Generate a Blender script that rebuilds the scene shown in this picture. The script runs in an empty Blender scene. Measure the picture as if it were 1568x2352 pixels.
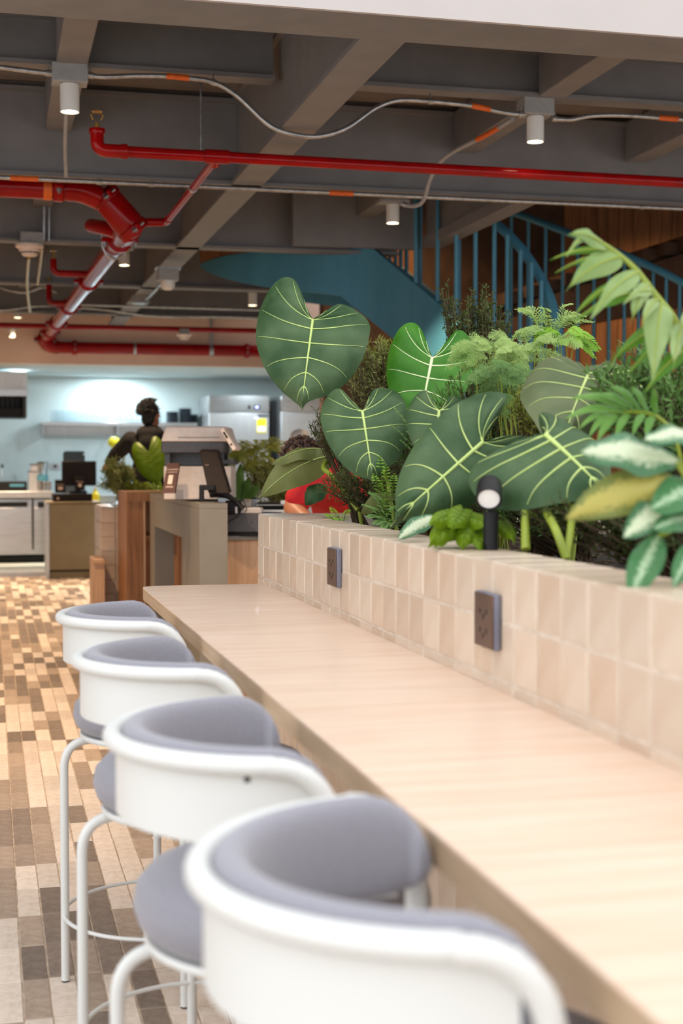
import bpy, bmesh, math, random
from mathutils import Vector, Matrix, Quaternion
random.seed(7)
scene = bpy.context.scene
col = scene.collection

# ------------------------------------------------------------------ camera
F_PX, CX, CY, EYE = 3267.0, 784.0, 1176.0, 1.40          # 50 mm lens on a 36 mm tall frame
TH = math.atan(121.0 / F_PX)                              # looking slightly down
PSI = math.atan(807.0 / math.hypot(F_PX, 121.0))          # turned to the right of the counter's line
FW = Vector((math.sin(PSI) * math.cos(TH), math.cos(PSI) * math.cos(TH), -math.sin(TH)))
RT = Vector((math.cos(PSI), -math.sin(PSI), 0.0))
UP = RT.cross(FW)
cam_data = bpy.data.cameras.new('camera')
cam_data.sensor_fit = 'VERTICAL'
cam_data.sensor_height = 36.0
cam_data.lens = 50.0
cam_data.clip_end = 200
cam_data.dof.use_dof = True
cam_data.dof.focus_distance = 5.0
cam_data.dof.aperture_fstop = 3.2
cam = bpy.data.objects.new('camera', cam_data)
cam.location = (0, 0, EYE)
cam.rotation_mode = 'QUATERNION'
cam.rotation_quaternion = FW.to_track_quat('-Z', 'Y')
col.objects.link(cam)
scene.camera = cam

def at(u, v, d):
    """point seen at photo position (u, v), d metres in front of the camera"""
    return Vector((0, 0, EYE)) + (FW + RT * ((u - CX) / F_PX) + UP * ((CY - v) / F_PX)) * d

# ------------------------------------------------------------------ world, exposure
world = bpy.data.worlds.new('world')
scene.world = world
world.use_nodes = True
bg = world.node_tree.nodes['Background']
bg.inputs[0].default_value = (0.95, 0.97, 1.0, 1)
bg.inputs[1].default_value = 1.42
scene.view_settings.view_transform = 'Standard'
scene.view_settings.look = 'None'
scene.view_settings.gamma = 1.0
scene.view_settings.use_curve_mapping = False
scene.view_settings.exposure = 0.5

SPOT_W = 185.0        # warm can lights
KITCHEN_W = 22.0     # cool kitchen downlights
WARM = (1.0, 0.70, 0.43)
COOL = (0.78, 0.93, 1.0)

# ------------------------------------------------------------------ materials
def rgb(h):
    """sRGB 0-255 triple to linear"""
    return tuple(((c / 255 / 12.92) if c / 255 <= .04045 else ((c / 255 + .055) / 1.055) ** 2.4) for c in h)

def new_mat(name):
    m = bpy.data.materials.new(name)
    m.use_nodes = True
    nt = m.node_tree
    return m, nt, nt.nodes['Principled BSDF']

def mat(name, c, rough=.5, metal=0., c2=None, scale=8., stretch=(1, 1, 1), bump=0., bscale=None, detail=4, spec=None,
        sheen=0., coat=0., emit=None, estr=0., alpha=None, trans=0., contrast=(.35, .65), rnd=None):
    m, nt, b = new_mat(name)
    L = nt.links
    b.inputs['Roughness'].default_value = rough
    b.inputs['Metallic'].default_value = metal
    b.inputs['Base Color'].default_value = (*c, 1)
    if spec is not None: b.inputs['Specular IOR Level'].default_value = spec
    if sheen: b.inputs['Sheen Weight'].default_value = sheen
    if coat: b.inputs['Coat Weight'].default_value = coat
    if trans: b.inputs['Transmission Weight'].default_value = trans
    if emit:
        b.inputs['Emission Color'].default_value = (*emit, 1); b.inputs['Emission Strength'].default_value = estr
    if c2 is not None or bump:
        tc = nt.nodes.new('ShaderNodeTexCoord'); mp = nt.nodes.new('ShaderNodeMapping')
        mp.inputs['Scale'].default_value = stretch
        L.new(tc.outputs['Object'], mp.inputs['Vector'])
        nz = nt.nodes.new('ShaderNodeTexNoise'); nz.inputs['Scale'].default_value = scale; nz.inputs['Detail'].default_value = detail
        L.new(mp.outputs[0], nz.inputs['Vector'])
        if c2 is not None:
            r = nt.nodes.new('ShaderNodeValToRGB')
            r.color_ramp.elements[0].position, r.color_ramp.elements[1].position = contrast
            r.color_ramp.elements[0].color = (*c, 1); r.color_ramp.elements[1].color = (*c2, 1)
            L.new(nz.outputs['Fac'], r.inputs[0])
            out = r.outputs[0]
            if rnd:                                  # every piece a little lighter or darker than the next
                oi = nt.nodes.new('ShaderNodeObjectInfo'); mr = nt.nodes.new('ShaderNodeMapRange')
                mr.inputs[3].default_value, mr.inputs[4].default_value = 1 - rnd, 1 + rnd
                ge = nt.nodes.new('ShaderNodeNewGeometry'); ad = nt.nodes.new('ShaderNodeMath'); fr = nt.nodes.new('ShaderNodeMath'); fr.operation = 'FRACT'
                L.new(oi.outputs['Random'], ad.inputs[0]); L.new(ge.outputs['Random Per Island'], ad.inputs[1]); L.new(ad.outputs[0], fr.inputs[0]); L.new(fr.outputs[0], mr.inputs[0])
                hs = nt.nodes.new('ShaderNodeHueSaturation')
                L.new(mr.outputs[0], hs.inputs['Value']); L.new(out, hs.inputs['Color']); out = hs.outputs[0]
            L.new(out, b.inputs['Base Color'])
        if bump:
            n2 = nz
            if bscale:
                n2 = nt.nodes.new('ShaderNodeTexNoise'); n2.inputs['Scale'].default_value = bscale; n2.inputs['Detail'].default_value = 3
                L.new(mp.outputs[0], n2.inputs['Vector'])
            bp = nt.nodes.new('ShaderNodeBump'); bp.inputs['Strength'].default_value = bump; bp.inputs['Distance'].default_value = .01
            L.new(n2.outputs['Fac'], bp.inputs['Height']); L.new(bp.outputs[0], b.inputs['Normal'])
    return m

def leaf_mat(name, c, c2, rough=.45, scale=9., stretch=(1, 1, 1), trans=.22, contrast=(.35, .65), sheen=.0):
    m = mat(name, c, rough, c2=c2, scale=scale, stretch=stretch, contrast=contrast, sheen=sheen, bump=.15, bscale=60, spec=.35)
    nt = m.node_tree; b = nt.nodes['Principled BSDF']; out = nt.nodes['Material Output']
    tr = nt.nodes.new('ShaderNodeBsdfTranslucent'); mx = nt.nodes.new('ShaderNodeMixShader')
    mx.inputs[0].default_value = trans
    src = b.inputs['Base Color'].links[0].from_socket
    nt.links.new(src, tr.inputs[0])
    nt.links.new(b.outputs[0], mx.inputs[1]); nt.links.new(tr.outputs[0], mx.inputs[2]); nt.links.new(mx.outputs[0], out.inputs[0])
    return m

def variegated(name, green, cream, w=.5):
    """UV.x across the blade (0..1), UV.y along it: pale centre feathering out to green margins"""
    m, nt, b = new_mat(name); L = nt.links
    uv = nt.nodes.new('ShaderNodeTexCoord'); sp = nt.nodes.new('ShaderNodeSeparateXYZ'); L.new(uv.outputs['UV'], sp.inputs[0])
    a = nt.nodes.new('ShaderNodeMath'); a.operation = 'SUBTRACT'; a.inputs[1].default_value = .5; L.new(sp.outputs[0], a.inputs[0])
    ab = nt.nodes.new('ShaderNodeMath'); ab.operation = 'ABSOLUTE'; L.new(a.outputs[0], ab.inputs[0])
    mp = nt.nodes.new('ShaderNodeMapping'); mp.inputs['Scale'].default_value = (5, 14, 1); L.new(uv.outputs['UV'], mp.inputs[0])
    nz = nt.nodes.new('ShaderNodeTexNoise'); nz.inputs['Scale'].default_value = 1.6; nz.inputs['Detail'].default_value = 5; L.new(mp.outputs[0], nz.inputs['Vector'])
    s = nt.nodes.new('ShaderNodeMath'); s.operation = 'MULTIPLY_ADD'; s.inputs[1].default_value = .55; L.new(nz.outputs['Fac'], s.inputs[0]); L.new(ab.outputs[0], s.inputs[2])
    r = nt.nodes.new('ShaderNodeValToRGB')
    r.color_ramp.elements[0].position = w - .05; r.color_ramp.elements[0].color = (*cream, 1)
    r.color_ramp.elements[1].position = w + .09; r.color_ramp.elements[1].color = (*green, 1)
    L.new(s.outputs[0], r.inputs[0]); L.new(r.outputs[0], b.inputs['Base Color'])
    b.inputs['Roughness'].default_value = .4; b.inputs['Specular IOR Level'].default_value = .35
    tr = nt.nodes.new('ShaderNodeBsdfTranslucent'); mx = nt.nodes.new('ShaderNodeMixShader'); mx.inputs[0].default_value = .2
    L.new(r.outputs[0], tr.inputs[0]); L.new(b.outputs[0], mx.inputs[1]); L.new(tr.outputs[0], mx.inputs[2])
    L.new(mx.outputs[0], nt.nodes['Material Output'].inputs[0])
    return m

M = {}
M['white_metal'] = mat('white_powder_coat', rgb((216, 217, 214)), .42, c2=rgb((214, 215, 212)), scale=4)
M['grey_fabric'] = mat('grey_upholstery', rgb((134, 133, 142)), .85, c2=rgb((142, 141, 150)), scale=220, bump=.12, sheen=.3)
M['dark_rubber'] = mat('dark_rubber', rgb((40, 40, 42)), .7, c2=rgb((55, 55, 57)), scale=50)
M['oak'] = mat('pale_oak', rgb((224, 194, 170)), .40, c2=rgb((236, 212, 192)), scale=5, stretch=(.55, 7, 7), bump=.05, contrast=(.3, .7), coat=.08)
M['oak_edge'] = mat('oak_edge_band', rgb((172, 146, 116)), .5, c2=rgb((188, 162, 132)), scale=6, stretch=(4, .6, 8))
M['wood_brown'] = mat('brown_veneer', rgb((128, 84, 48)), .5, c2=rgb((156, 106, 64)), scale=5, stretch=(9, 9, .7), bump=.05)
M['wood_pale'] = mat('pale_veneer', rgb((186, 148, 114)), .5, c2=rgb((206, 168, 134)), scale=5, stretch=(14, 14, .7), bump=.04)
M['tile'] = mat('glazed_sand_tile', rgb((204, 182, 160)), .3, c2=rgb((214, 197, 178)), scale=9, contrast=(.3, .7), bump=.12, bscale=14, rnd=.07)
M['tile_tan'] = mat('glazed_tan_tile', rgb((196, 171, 147)), .3, c2=rgb((208, 187, 166)), scale=9, contrast=(.3, .7), bump=.12, bscale=14, rnd=.07)
M['grout'] = mat('pale_grout', rgb((214, 200, 184)), .9, c2=rgb((200, 184, 166)), scale=30)
M['paver_light'] = mat('cream_paver', rgb((230, 214, 198)), .62, c2=rgb((208, 190, 172)), scale=26, detail=6, contrast=(.4, .75), bump=.25, bscale=60, rnd=.13)
M['paver_mid'] = mat('fawn_paver', rgb((164, 144, 126)), .66, c2=rgb((180, 160, 142)), scale=26, detail=6, bump=.25, bscale=60, rnd=.15)
M['paver_dark'] = mat('umber_paver', rgb((126, 110, 98)), .68, c2=rgb((144, 128, 114)), scale=26, detail=6, bump=.25, bscale=60, rnd=.16)
M['joint'] = mat('paver_joint', rgb((200, 180, 158)), .9, c2=rgb((166, 146, 126)), scale=20)
M['soil'] = mat('dark_soil', rgb((46, 34, 24)), .95, c2=rgb((24, 18, 13)), scale=40, bump=.8)
M['steel_paint'] = mat('grey_beam_paint', rgb((118, 116, 116)), .6, c2=rgb((111, 109, 109)), scale=6, bump=.03)
M['deck'] = mat('grey_deck', rgb((108, 98, 90)), .7, c2=rgb((98, 89, 82)), scale=5)
M['white_paint'] = mat('white_fascia_paint', rgb((186, 178, 174)), .6, c2=rgb((182, 174, 170)), scale=3)
M['pink_paint'] = mat('pale_soffit_paint', rgb((226, 196, 176)), .7, c2=rgb((220, 190, 170)), scale=3)
M['kitchen_paint'] = mat('cool_white_paint', rgb((198, 210, 210)), .7, c2=rgb((192, 205, 205)), scale=3)
M['red_paint'] = mat('red_pipe_enamel', rgb((146, 10, 12)), .13, c2=rgb((130, 8, 10)), scale=9, spec=.22)
M['galv'] = mat('galvanised_conduit', rgb((176, 178, 180)), .32, .85, c2=rgb((150, 152, 154)), scale=30)
M['grey_box'] = mat('grey_junction_box', rgb((150, 150, 150)), .55, c2=rgb((140, 140, 140)), scale=20)
M['orange_tape'] = mat('orange_marker_tape', rgb((214, 96, 22)), .5, c2=rgb((196, 84, 16)), scale=30)
M['copper'] = mat('copper_tube', rgb((196, 96, 62)), .28, .8, c2=rgb((170, 70, 46)), scale=20)
M['brass'] = mat('brass', rgb((200, 160, 80)), .3, .9, c2=rgb((180, 140, 66)), scale=30)
M['lamp_glow'] = mat('warm_lens', (1, .9, .75), .4, emit=(1.0, .80, .52), estr=16)
M['led_glow'] = mat('cool_lens', (1, 1, 1), .4, emit=(.86, .96, 1.0), estr=22)
M['blue_steel'] = mat('blue_painted_steel', rgb((74, 138, 164)), .5, c2=rgb((64, 128, 156)), scale=2, stretch=(3, 3, .5))
M['concrete'] = mat('board_marked_brown', rgb((150, 104, 66)), .8, c2=rgb((116, 78, 48)), scale=4, stretch=(9, 9, .5), bump=.3)
M['dark_concrete'] = mat('dark_brown_concrete', rgb((84, 62, 48)), .85, c2=rgb((66, 48, 38)), scale=5, bump=.2)
M['stainless'] = mat('brushed_stainless', rgb((196, 196, 196)), .28, .9, c2=rgb((178, 178, 178)), scale=4, stretch=(1, 1, 30))
M['stainless_soft'] = mat('satin_stainless', rgb((205, 205, 206)), .42, .8, c2=rgb((190, 190, 192)), scale=4, stretch=(30, 1, 1))
M['black_plastic'] = mat('black_plastic', rgb((18, 18, 19)), .5, c2=rgb((24, 23, 24)), scale=60, spec=.3)
M['charcoal'] = mat('charcoal_plastic', rgb((72, 72, 76)), .55, c2=rgb((80, 80, 84)), scale=60)
M['cream_plastic'] = mat('cream_plastic', rgb((222, 208, 198)), .5, c2=rgb((214, 200, 190)), scale=30)
M['brown_plastic'] = mat('brown_black_plastic', rgb((40, 31, 27)), .6, c2=rgb((34, 26, 23)), scale=30, spec=.2)
M['maroon'] = mat('maroon_card', rgb((74, 28, 24)), .6, c2=rgb((66, 25, 21)), scale=20)
M['print'] = mat('pale_print', rgb((236, 206, 186)), .6, c2=rgb((228, 198, 178)), scale=20)
M['olive'] = mat('olive_laminate', rgb((150, 132, 98)), .55, c2=rgb((142, 124, 92)), scale=5)
M['taupe'] = mat('taupe_green_laminate', rgb((134, 130, 120)), .5, c2=rgb((127, 123, 113)), scale=4)
M['glass'] = mat('clear_glass', (.95, .98, 1), .03, trans=1.)
M['yellow'] = mat('yellow_plastic', rgb((232, 214, 40)), .45, c2=rgb((224, 204, 30)), scale=20)
M['paper'] = mat('white_paper', rgb((240, 240, 238)), .7, c2=rgb((232, 232, 230)), scale=20)
M['plate'] = mat('slate_stoneware', rgb((56, 66, 76)), .45, c2=rgb((64, 74, 84)), scale=20)
M['blue_led'] = mat('blue_display', (.1, .1, .9), .3, emit=(.25, .3, 1.0), estr=6)
M['bronze'] = mat('bronze_plate', rgb((112, 88, 74)), .4, .5, c2=rgb((100, 78, 66)), scale=20)
M['plate_edge'] = mat('grey_plate_edge', rgb((120, 122, 138)), .5, c2=rgb((110, 112, 128)), scale=20)
M['black_fabric'] = mat('black_jersey', rgb((17, 15, 15)), .9, c2=rgb((24, 21, 20)), scale=60, bump=.1)
M['red_fabric'] = mat('red_cotton', rgb((180, 12, 24)), .85, c2=rgb((160, 8, 18)), scale=40, bump=.1)
M['skin'] = mat('skin', rgb((172, 112, 82)), .5, c2=rgb((160, 103, 75)), scale=20)
M['hair'] = mat('black_hair', rgb((11, 10, 11)), .5, c2=rgb((18, 17, 18)), scale=60, stretch=(3, 3, .6), bump=.8)
M['brown_hair'] = mat('brown_hair', rgb((40, 22, 16)), .55, c2=rgb((52, 30, 22)), scale=60, bump=.8)
M['denim'] = mat('dark_trousers', rgb((40, 42, 50)), .85, c2=rgb((48, 50, 58)), scale=60)
# foliage
M['gloriosum'] = leaf_mat('velvet_green_blade', rgb((40, 72, 36)), rgb((78, 102, 66)), .6, 7, trans=.12)
M['gloriosum_bright'] = leaf_mat('fresh_green_blade', rgb((50, 116, 16)), rgb((74, 138, 38)), .45, 7, trans=.25)
M['gloriosum_grey'] = leaf_mat('grey_green_blade', rgb((84, 98, 62)), rgb((106, 116, 80)), .6, 7, trans=.12)
M['olive_leaf'] = leaf_mat('olive_blade', rgb((104, 112, 56)), rgb((130, 134, 80)), .5, 7)
M['lime_leaf'] = leaf_mat('lime_blade', rgb((120, 150, 20)), rgb((104, 136, 24)), .45, 7, trans=.3)
M['vein'] = mat('pale_vein', rgb((196, 214, 132)), .5, c2=rgb((182, 204, 116)), scale=20)
M['vein_white'] = mat('ivory_vein', rgb((232, 240, 196)), .5, c2=rgb((222, 232, 180)), scale=20)
M['petiole'] = mat('green_petiole', rgb((150, 164, 50)), .45, c2=rgb((128, 144, 44)), scale=12)
M['twig'] = mat('brown_twig', rgb((84, 66, 44)), .8, c2=rgb((70, 54, 36)), scale=20)
M['aralia'] = leaf_mat('aralia_leaflets', rgb((104, 116, 54)), rgb((150, 152, 92)), .55, 6)
M['aralia_lit'] = leaf_mat('aralia_lit_leaflets', rgb((120, 134, 44)), rgb((160, 164, 70)), .55, 6)  # aralia leaflets with yellow light put into the colour
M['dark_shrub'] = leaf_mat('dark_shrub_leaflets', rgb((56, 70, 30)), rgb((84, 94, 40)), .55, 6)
M['moss_fern'] = leaf_mat('pale_fern_leaflets', rgb((134, 166, 84)), rgb((166, 190, 112)), .55, 6, trans=.3)
M['fern'] = leaf_mat('bright_fern_leaflets', rgb((120, 170, 40)), rgb((150, 192, 70)), .5, 6, trans=.3)
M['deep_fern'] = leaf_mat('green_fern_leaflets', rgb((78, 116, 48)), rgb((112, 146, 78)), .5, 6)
M['palm'] = leaf_mat('palm_leaflets', rgb((92, 142, 56)), rgb((124, 168, 84)), .45, 5)
M['arch_leaf'] = leaf_mat('arching_pale_blade', rgb((118, 150, 76)), rgb((164, 186, 126)), .45, 5, trans=.3)
M['arch_dark'] = leaf_mat('arching_green_blade', rgb((78, 130, 30)), rgb((100, 152, 52)), .45, 5, trans=.3)
M['aglaonema'] = variegated('variegated_blade', rgb((76, 122, 84)), rgb((206, 218, 184)), .50)
M['aglaonema_green'] = variegated('variegated_green_blade', rgb((72, 124, 76)), rgb((170, 198, 160)), .36)
M['aglaonema_back'] = variegated('variegated_blade_underside', rgb((116, 126, 64)), rgb((178, 170, 88)), .52)

# ------------------------------------------------------------------ mesh builder
class MB:
    def __init__(self): self.v, self.f, self.mi, self.uv = [], [], [], None
    def add(self, vs, fs, mi=0):
        n = len(self.v); self.v += [tuple(p) for p in vs]
        self.f += [tuple(i + n for i in f) for f in fs]; self.mi += [mi] * len(fs)
        return self
    def box(self, x0, x1, y0, y1, z0, z1, mi=0):
        vs = [(x, y, z) for z in (z0, z1) for y in (y0, y1) for x in (x0, x1)]
        return self.add(vs, [(0, 2, 3, 1), (4, 5, 7, 6), (0, 1, 5, 4), (2, 6, 7, 3), (0, 4, 6, 2), (1, 3, 7, 5)], mi)
    def obox(self, c, size, rot=None, mi=0):
        sx, sy, sz = [s / 2 for s in size]
        R = rot if rot is not None else Matrix.Identity(3)
        vs = [Vector(c) + R @ Vector((x, y, z)) for z in (-sz, sz) for y in (-sy, sy) for x in (-sx, sx)]
        return self.add(vs, [(0, 2, 3, 1), (4, 5, 7, 6), (0, 1, 5, 4), (2, 6, 7, 3), (0, 4, 6, 2), (1, 3, 7, 5)], mi)
    def tube(self, pts, r, n=10, cap=True, mi=0, closed=False):
        pts = [Vector(p) for p in pts]; k = len(pts)
        rs = r if isinstance(r, (list, tuple)) else [r] * k
        T = []
        for i in range(k):
            a = pts[(i - 1) % k] if (closed or i > 0) else pts[i]
            b = pts[(i + 1) % k] if (closed or i < k - 1) else pts[i]
            t = (b - a); T.append(t.normalized() if t.length > 1e-9 else Vector((0, 0, 1)))
        nrm = T[0].orthogonal().normalized()
        vs = []
        for i in range(k):
            if i: nrm = (T[i - 1].rotation_difference(T[i]) @ nrm)
            nrm = (nrm - T[i] * nrm.dot(T[i])).normalized(); bn = T[i].cross(nrm)
            for j in range(n):
                a = 2 * math.pi * j / n
                vs.append(pts[i] + (nrm * math.cos(a) + bn * math.sin(a)) * rs[i])
        fs = []
        for i in range(k if closed else k - 1):
            i2 = (i + 1) % k
            for j in range(n):
                j2 = (j + 1) % n; fs.append((i * n + j, i * n + j2, i2 * n + j2, i2 * n + j))
        if cap and not closed:
            fs.append(tuple(range(n - 1, -1, -1))); fs.append(tuple((k - 1) * n + j for j in range(n)))
        return self.add(vs, fs, mi)
    def lathe(self, prof, c=(0, 0, 0), n=24, R=None, mi=0):
        c = Vector(c); R = R if R is not None else Matrix.Identity(3)
        vs, fs, k = [], [], len(prof)
        for (r, z) in prof:
            for j in range(n):
                a = 2 * math.pi * j / n
                vs.append(c + R @ Vector((max(r, 1e-5) * math.cos(a), max(r, 1e-5) * math.sin(a), z)))
        for i in range(k - 1):
            for j in range(n):
                j2 = (j + 1) % n; fs.append((i * n + j, i * n + j2, (i + 1) * n + j2, (i + 1) * n + j))
        fs.append(tuple(range(n - 1, -1, -1))); fs.append(tuple((k - 1) * n + j for j in range(n)))
        return self.add(vs, fs, mi)
    def ell(self, c, rad, R=None, n=16, m=10, mi=0):
        c = Vector(c); R = R if R is not None else Matrix.Identity(3); vs, fs = [], []
        for i in range(m + 1):
            p = math.pi * i / m
            for j in range(n):
                a = 2 * math.pi * j / n; s = max(math.sin(p), 1e-4)
                vs.append(c + R @ Vector((rad[0] * s * math.cos(a), rad[1] * s * math.sin(a), -rad[2] * math.cos(p))))
        for i in range(m):
            for j in range(n):
                j2 = (j + 1) % n; fs.append((i * n + j, i * n + j2, (i + 1) * n + j2, (i + 1) * n + j))
        fs.append(tuple(range(n - 1, -1, -1))); fs.append(tuple(m * n + j for j in range(n)))
        return self.add(vs, fs, mi)
    def prism(self, poly, z0, z1, mi=0, axis='z'):
        k = len(poly)
        def P(a, b, h): return {'z': (a, b, h), 'y': (a, h, b), 'x': (h, a, b)}[axis]
        vs = [P(a, b, z0) for a, b in poly] + [P(a, b, z1) for a, b in poly]
        fs = [tuple(range(k - 1, -1, -1)), tuple(range(k, 2 * k))] + [(i, (i + 1) % k, k + (i + 1) % k, k + i) for i in range(k)]
        return self.add(vs, fs, mi)
    def build(self, name, mats, parent=None, smooth=False, bevel=0., seg=2, angle=40, org=None, sub=0):
        me = bpy.data.meshes.new(name)
        vs = self.v
        if org is not None: vs = [(x - org[0], y - org[1], z - org[2]) for x, y, z in vs]
        me.from_pydata(vs, [], self.f)
        if not isinstance(mats, (list, tuple)): mats = [mats]
        for m in mats: me.materials.append(M[m] if isinstance(m, str) else m)
        if len(mats) > 1:
            me.polygons.foreach_set('material_index', self.mi)
        if self.uv:
            l = me.uv_layers.new(name='UVMap')
            for lp in me.loops: l.data[lp.index].uv = self.uv[lp.vertex_index]
        if smooth:
            me.shade_smooth()
            if angle < 180: me.set_sharp_from_angle(angle=math.radians(angle))
        me.update()
        o = bpy.data.objects.new(name, me); col.objects.link(o)
        if org is not None: o.location = org
        if bevel:
            b = o.modifiers.new('bevel', 'BEVEL'); b.width = bevel; b.segments = seg; b.limit_method = 'ANGLE'; b.angle_limit = math.radians(40)
            me.shade_smooth(); me.set_sharp_from_angle(angle=math.radians(35)); b.harden_normals = False
        if sub:
            s = o.modifiers.new('sub', 'SUBSURF'); s.levels = sub; s.render_levels = sub
        if parent is not None: child(o, parent)
        return o

def child(o, parent):
    o.parent = parent
    p = parent; off = Vector((0, 0, 0))
    while p is not None: off += p.location; p = p.parent
    o.location = Vector(o.location) - off
    return o

def tag(o, label, cat, group=None, kind=None):
    o['label'] = label; o['category'] = cat
    if group: o['group'] = group
    if kind: o['kind'] = kind
    return o

def thing(name, label, cat, loc=(0, 0, 0), group=None):
    o = bpy.data.objects.new(name, None); col.objects.link(o); o.location = loc; o.empty_display_size = .1
    return tag(o, label, cat, group)

def struct(o):
    o['kind'] = 'structure'; return o

def copy_tree(o, parent=None):
    c = o.copy(); col.objects.link(c)
    if parent is not None: c.parent = parent
    for ch in list(o.children): copy_tree(ch, c)
    return c

def smooth_path(pts, n=8):
    """Catmull-Rom through the points"""
    P = [Vector(p) for p in pts]; out = []
    for i in range(len(P) - 1):
        p0 = P[max(i - 1, 0)]; p1 = P[i]; p2 = P[i + 1]; p3 = P[min(i + 2, len(P) - 1)]
        for k in range(n):
            t = k / n
            out.append(.5 * ((2 * p1) + (p2 - p0) * t + (2 * p0 - 5 * p1 + 4 * p2 - p3) * t * t + (3 * p1 - p0 - 3 * p2 + p3) * t ** 3))
    out.append(P[-1]); return out

def bend_path(pts, r=.1, n=6):
    """polyline with rounded corners"""
    P = [Vector(p) for p in pts]; out = [P[0]]
    for i in range(1, len(P) - 1):
        a = (P[i - 1] - P[i]); b = (P[i + 1] - P[i]); q = min(r, a.length * .49, b.length * .49)
        s = P[i] + a.normalized() * q; e = P[i] + b.normalized() * q
        for k in range(n + 1):
            t = k / n; out.append(s * (1 - t) ** 2 + P[i] * 2 * t * (1 - t) + e * t * t)
    out.append(P[-1]); return out

def text_mesh(name, body, size, m, parent, mw, thick=.0006, shear=0.):
    """lettering as thin real geometry; mw places it: x along the line, y up, z out of the face"""
    cu = bpy.data.curves.new(name, 'FONT'); cu.body = body; cu.size = size; cu.extrude = thick; cu.align_x = 'CENTER'; cu.resolution_u = 2; cu.shear = shear
    tmp = bpy.data.objects.new(name, cu); col.objects.link(tmp)
    dg = bpy.context.evaluated_depsgraph_get()
    me = bpy.data.meshes.new_from_object(tmp.evaluated_get(dg)); bpy.data.objects.remove(tmp)
    me.transform(mw); me.materials.clear(); me.materials.append(M[m])
    o = bpy.data.objects.new(name, me); col.objects.link(o); child(o, parent); return o

def face_matrix(origin, right, up):
    x = Vector(right).normalized(); y = Vector(up).normalized(); z = x.cross(y)
    mw = Matrix((x, y, z)).transposed().to_4x4(); mw.translation = origin; return mw

# ================================================================== THE SETTING
# ---- floor: slab, 300 nearest pavers as pieces, the rest as one field
PW, PL = .071, .276
floor = struct(MB().box(-4.5, 9.5, -3.5, 24, -.12, .0012).build('floor', 'joint'))
def paver_mesh():
    bm = bmesh.new(); bmesh.ops.create_cube(bm, size=1)
    for v in bm.verts:
        v.co.x *= PW - .0035; v.co.y *= PL - .004; v.co.z = -.006 + v.co.z * .018
    top = [e for e in bm.edges if all(v.co.z > 0 for v in e.verts)]
    bmesh.ops.bevel(bm, geom=top, offset=.0022, segments=1, affect='EDGES')
    me = bpy.data.meshes.new('paver'); bm.to_mesh(me); bm.free(); return me
pm = []
for k in ('paver_light', 'paver_mid', 'paver_dark'):
    me = paver_mesh(); me.materials.append(M[k]); pm.append(me)
rp = random.Random(11)
def shade_row():
    """colour run along one column of pavers"""
    out = []
    while len(out) < 120:
        k = rp.choices((0, 1, 2), (.44, .22, .34))[0]
        out += [k] * rp.choices((1, 2, 3), (.80, .18, .02))[0]
    return out
cols = {i: shade_row() for i in range(-26, 42)}
near_x, near_y = range(-1, 14), range(12, 32)          # X about -0.05..0.95, Y about 3.3..8
field = MB()
for i in range(-26, 42):
    off = ((i * 37) % 7 - 3) * .004
    for j in range(-4, 63):
        x, y = (i + .5) * PW, (j + .5) * PL + off
        k = cols[i][j + 6]
        if i in near_x and j in near_y:
            o = bpy.data.objects.new('paver', pm[k]); col.objects.link(o)
            o.location = (x, y, rp.uniform(-.0008, .0008)); o.rotation_euler[2] = rp.uniform(-.004, .004); o.parent = floor
        else:
            a, b = PW / 2 - .0018, PL / 2 - .002; z = rp.uniform(-.0008, .0008)
            field.add([(x - a, y - b, -.013), (x + a, y - b, -.013), (x + a, y + b, -.013), (x - a, y + b, -.013),
                       (x - a + .002, y - b + .002, .003 + z), (x + a - .002, y - b + .002, .003 + z), (x + a - .002, y + b - .002, .003 + z), (x - a + .002, y + b - .002, .003 + z)],
                      [(4, 5, 6, 7), (0, 1, 5, 4), (1, 2, 6, 5), (2, 3, 7, 6), (3, 0, 4, 7)], k)
fo = field.build('paver_field', ['paver_light', 'paver_mid', 'paver_dark'], floor); fo['kind'] = 'stuff'

# ---- ceiling: ribbed deck with its beams
deck = MB().box(-4.5, 3.45, 5.3, 18.6, 3.58, 3.66).box(3.45, 9.5, 5.3, 8.66, 3.58, 3.66)
y = 5.5
while y < 18.4:
    deck.prism([(y, 3.58), (y + .03, 3.545), (y + .13, 3.545), (y + .16, 3.58)], -4.5, 9.5 if y < 8.4 else 3.45, axis='x'); y += .30
ceiling = struct(deck.build('ceiling', 'deck'))
def ibeam(name, axis, c, a0, a1, z0, z1, w, tf=.022, tw=.014):
    m = MB()
    def B(p0, p1, q0, q1):
        if axis == 'x': m.box(a0, a1, p0, p1, q0, q1)
        else: m.box(p0, p1, a0, a1, q0, q1)
    B(c - w / 2, c + w / 2, z0, z0 + tf); B(c - tw / 2, c + tw / 2, z0 + tf, z1 - tf); B(c - w / 2, c + w / 2, z1 - tf, z1)
    return m.build(name, 'steel_paint', ceiling)
for yy in (8.53, 11.1): ibeam('girder', 'x', yy, -4.4, 9.4 if yy < 9 else 3.2, 3.04, 3.55, .13)
for yy in (13.75, 16.4): ibeam('girder', 'x', yy, -4.4, 3.4, 3.04, 3.55, .15)
for yy in (7.12, 9.82, 12.45, 15.1):
    ibeam('cross_beam', 'x', yy, -4.4, 1.40, 3.30, 3.55, .12)
    if yy < 12: ibeam('cross_beam', 'x', yy, 1.62, 9.4 if yy < 9 else 3.25, 3.30, 3.55, .12)
m = MB().box(1.415, 1.60, 5.40, 17.6, 3.04, 3.065).box(1.45, 1.565, 5.40, 17.6, 3.065, 3.53).box(1.415, 1.60, 5.4, 17.6, 3.53, 3.55)
m.build('main_beam', 'steel_paint', ceiling)
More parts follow.
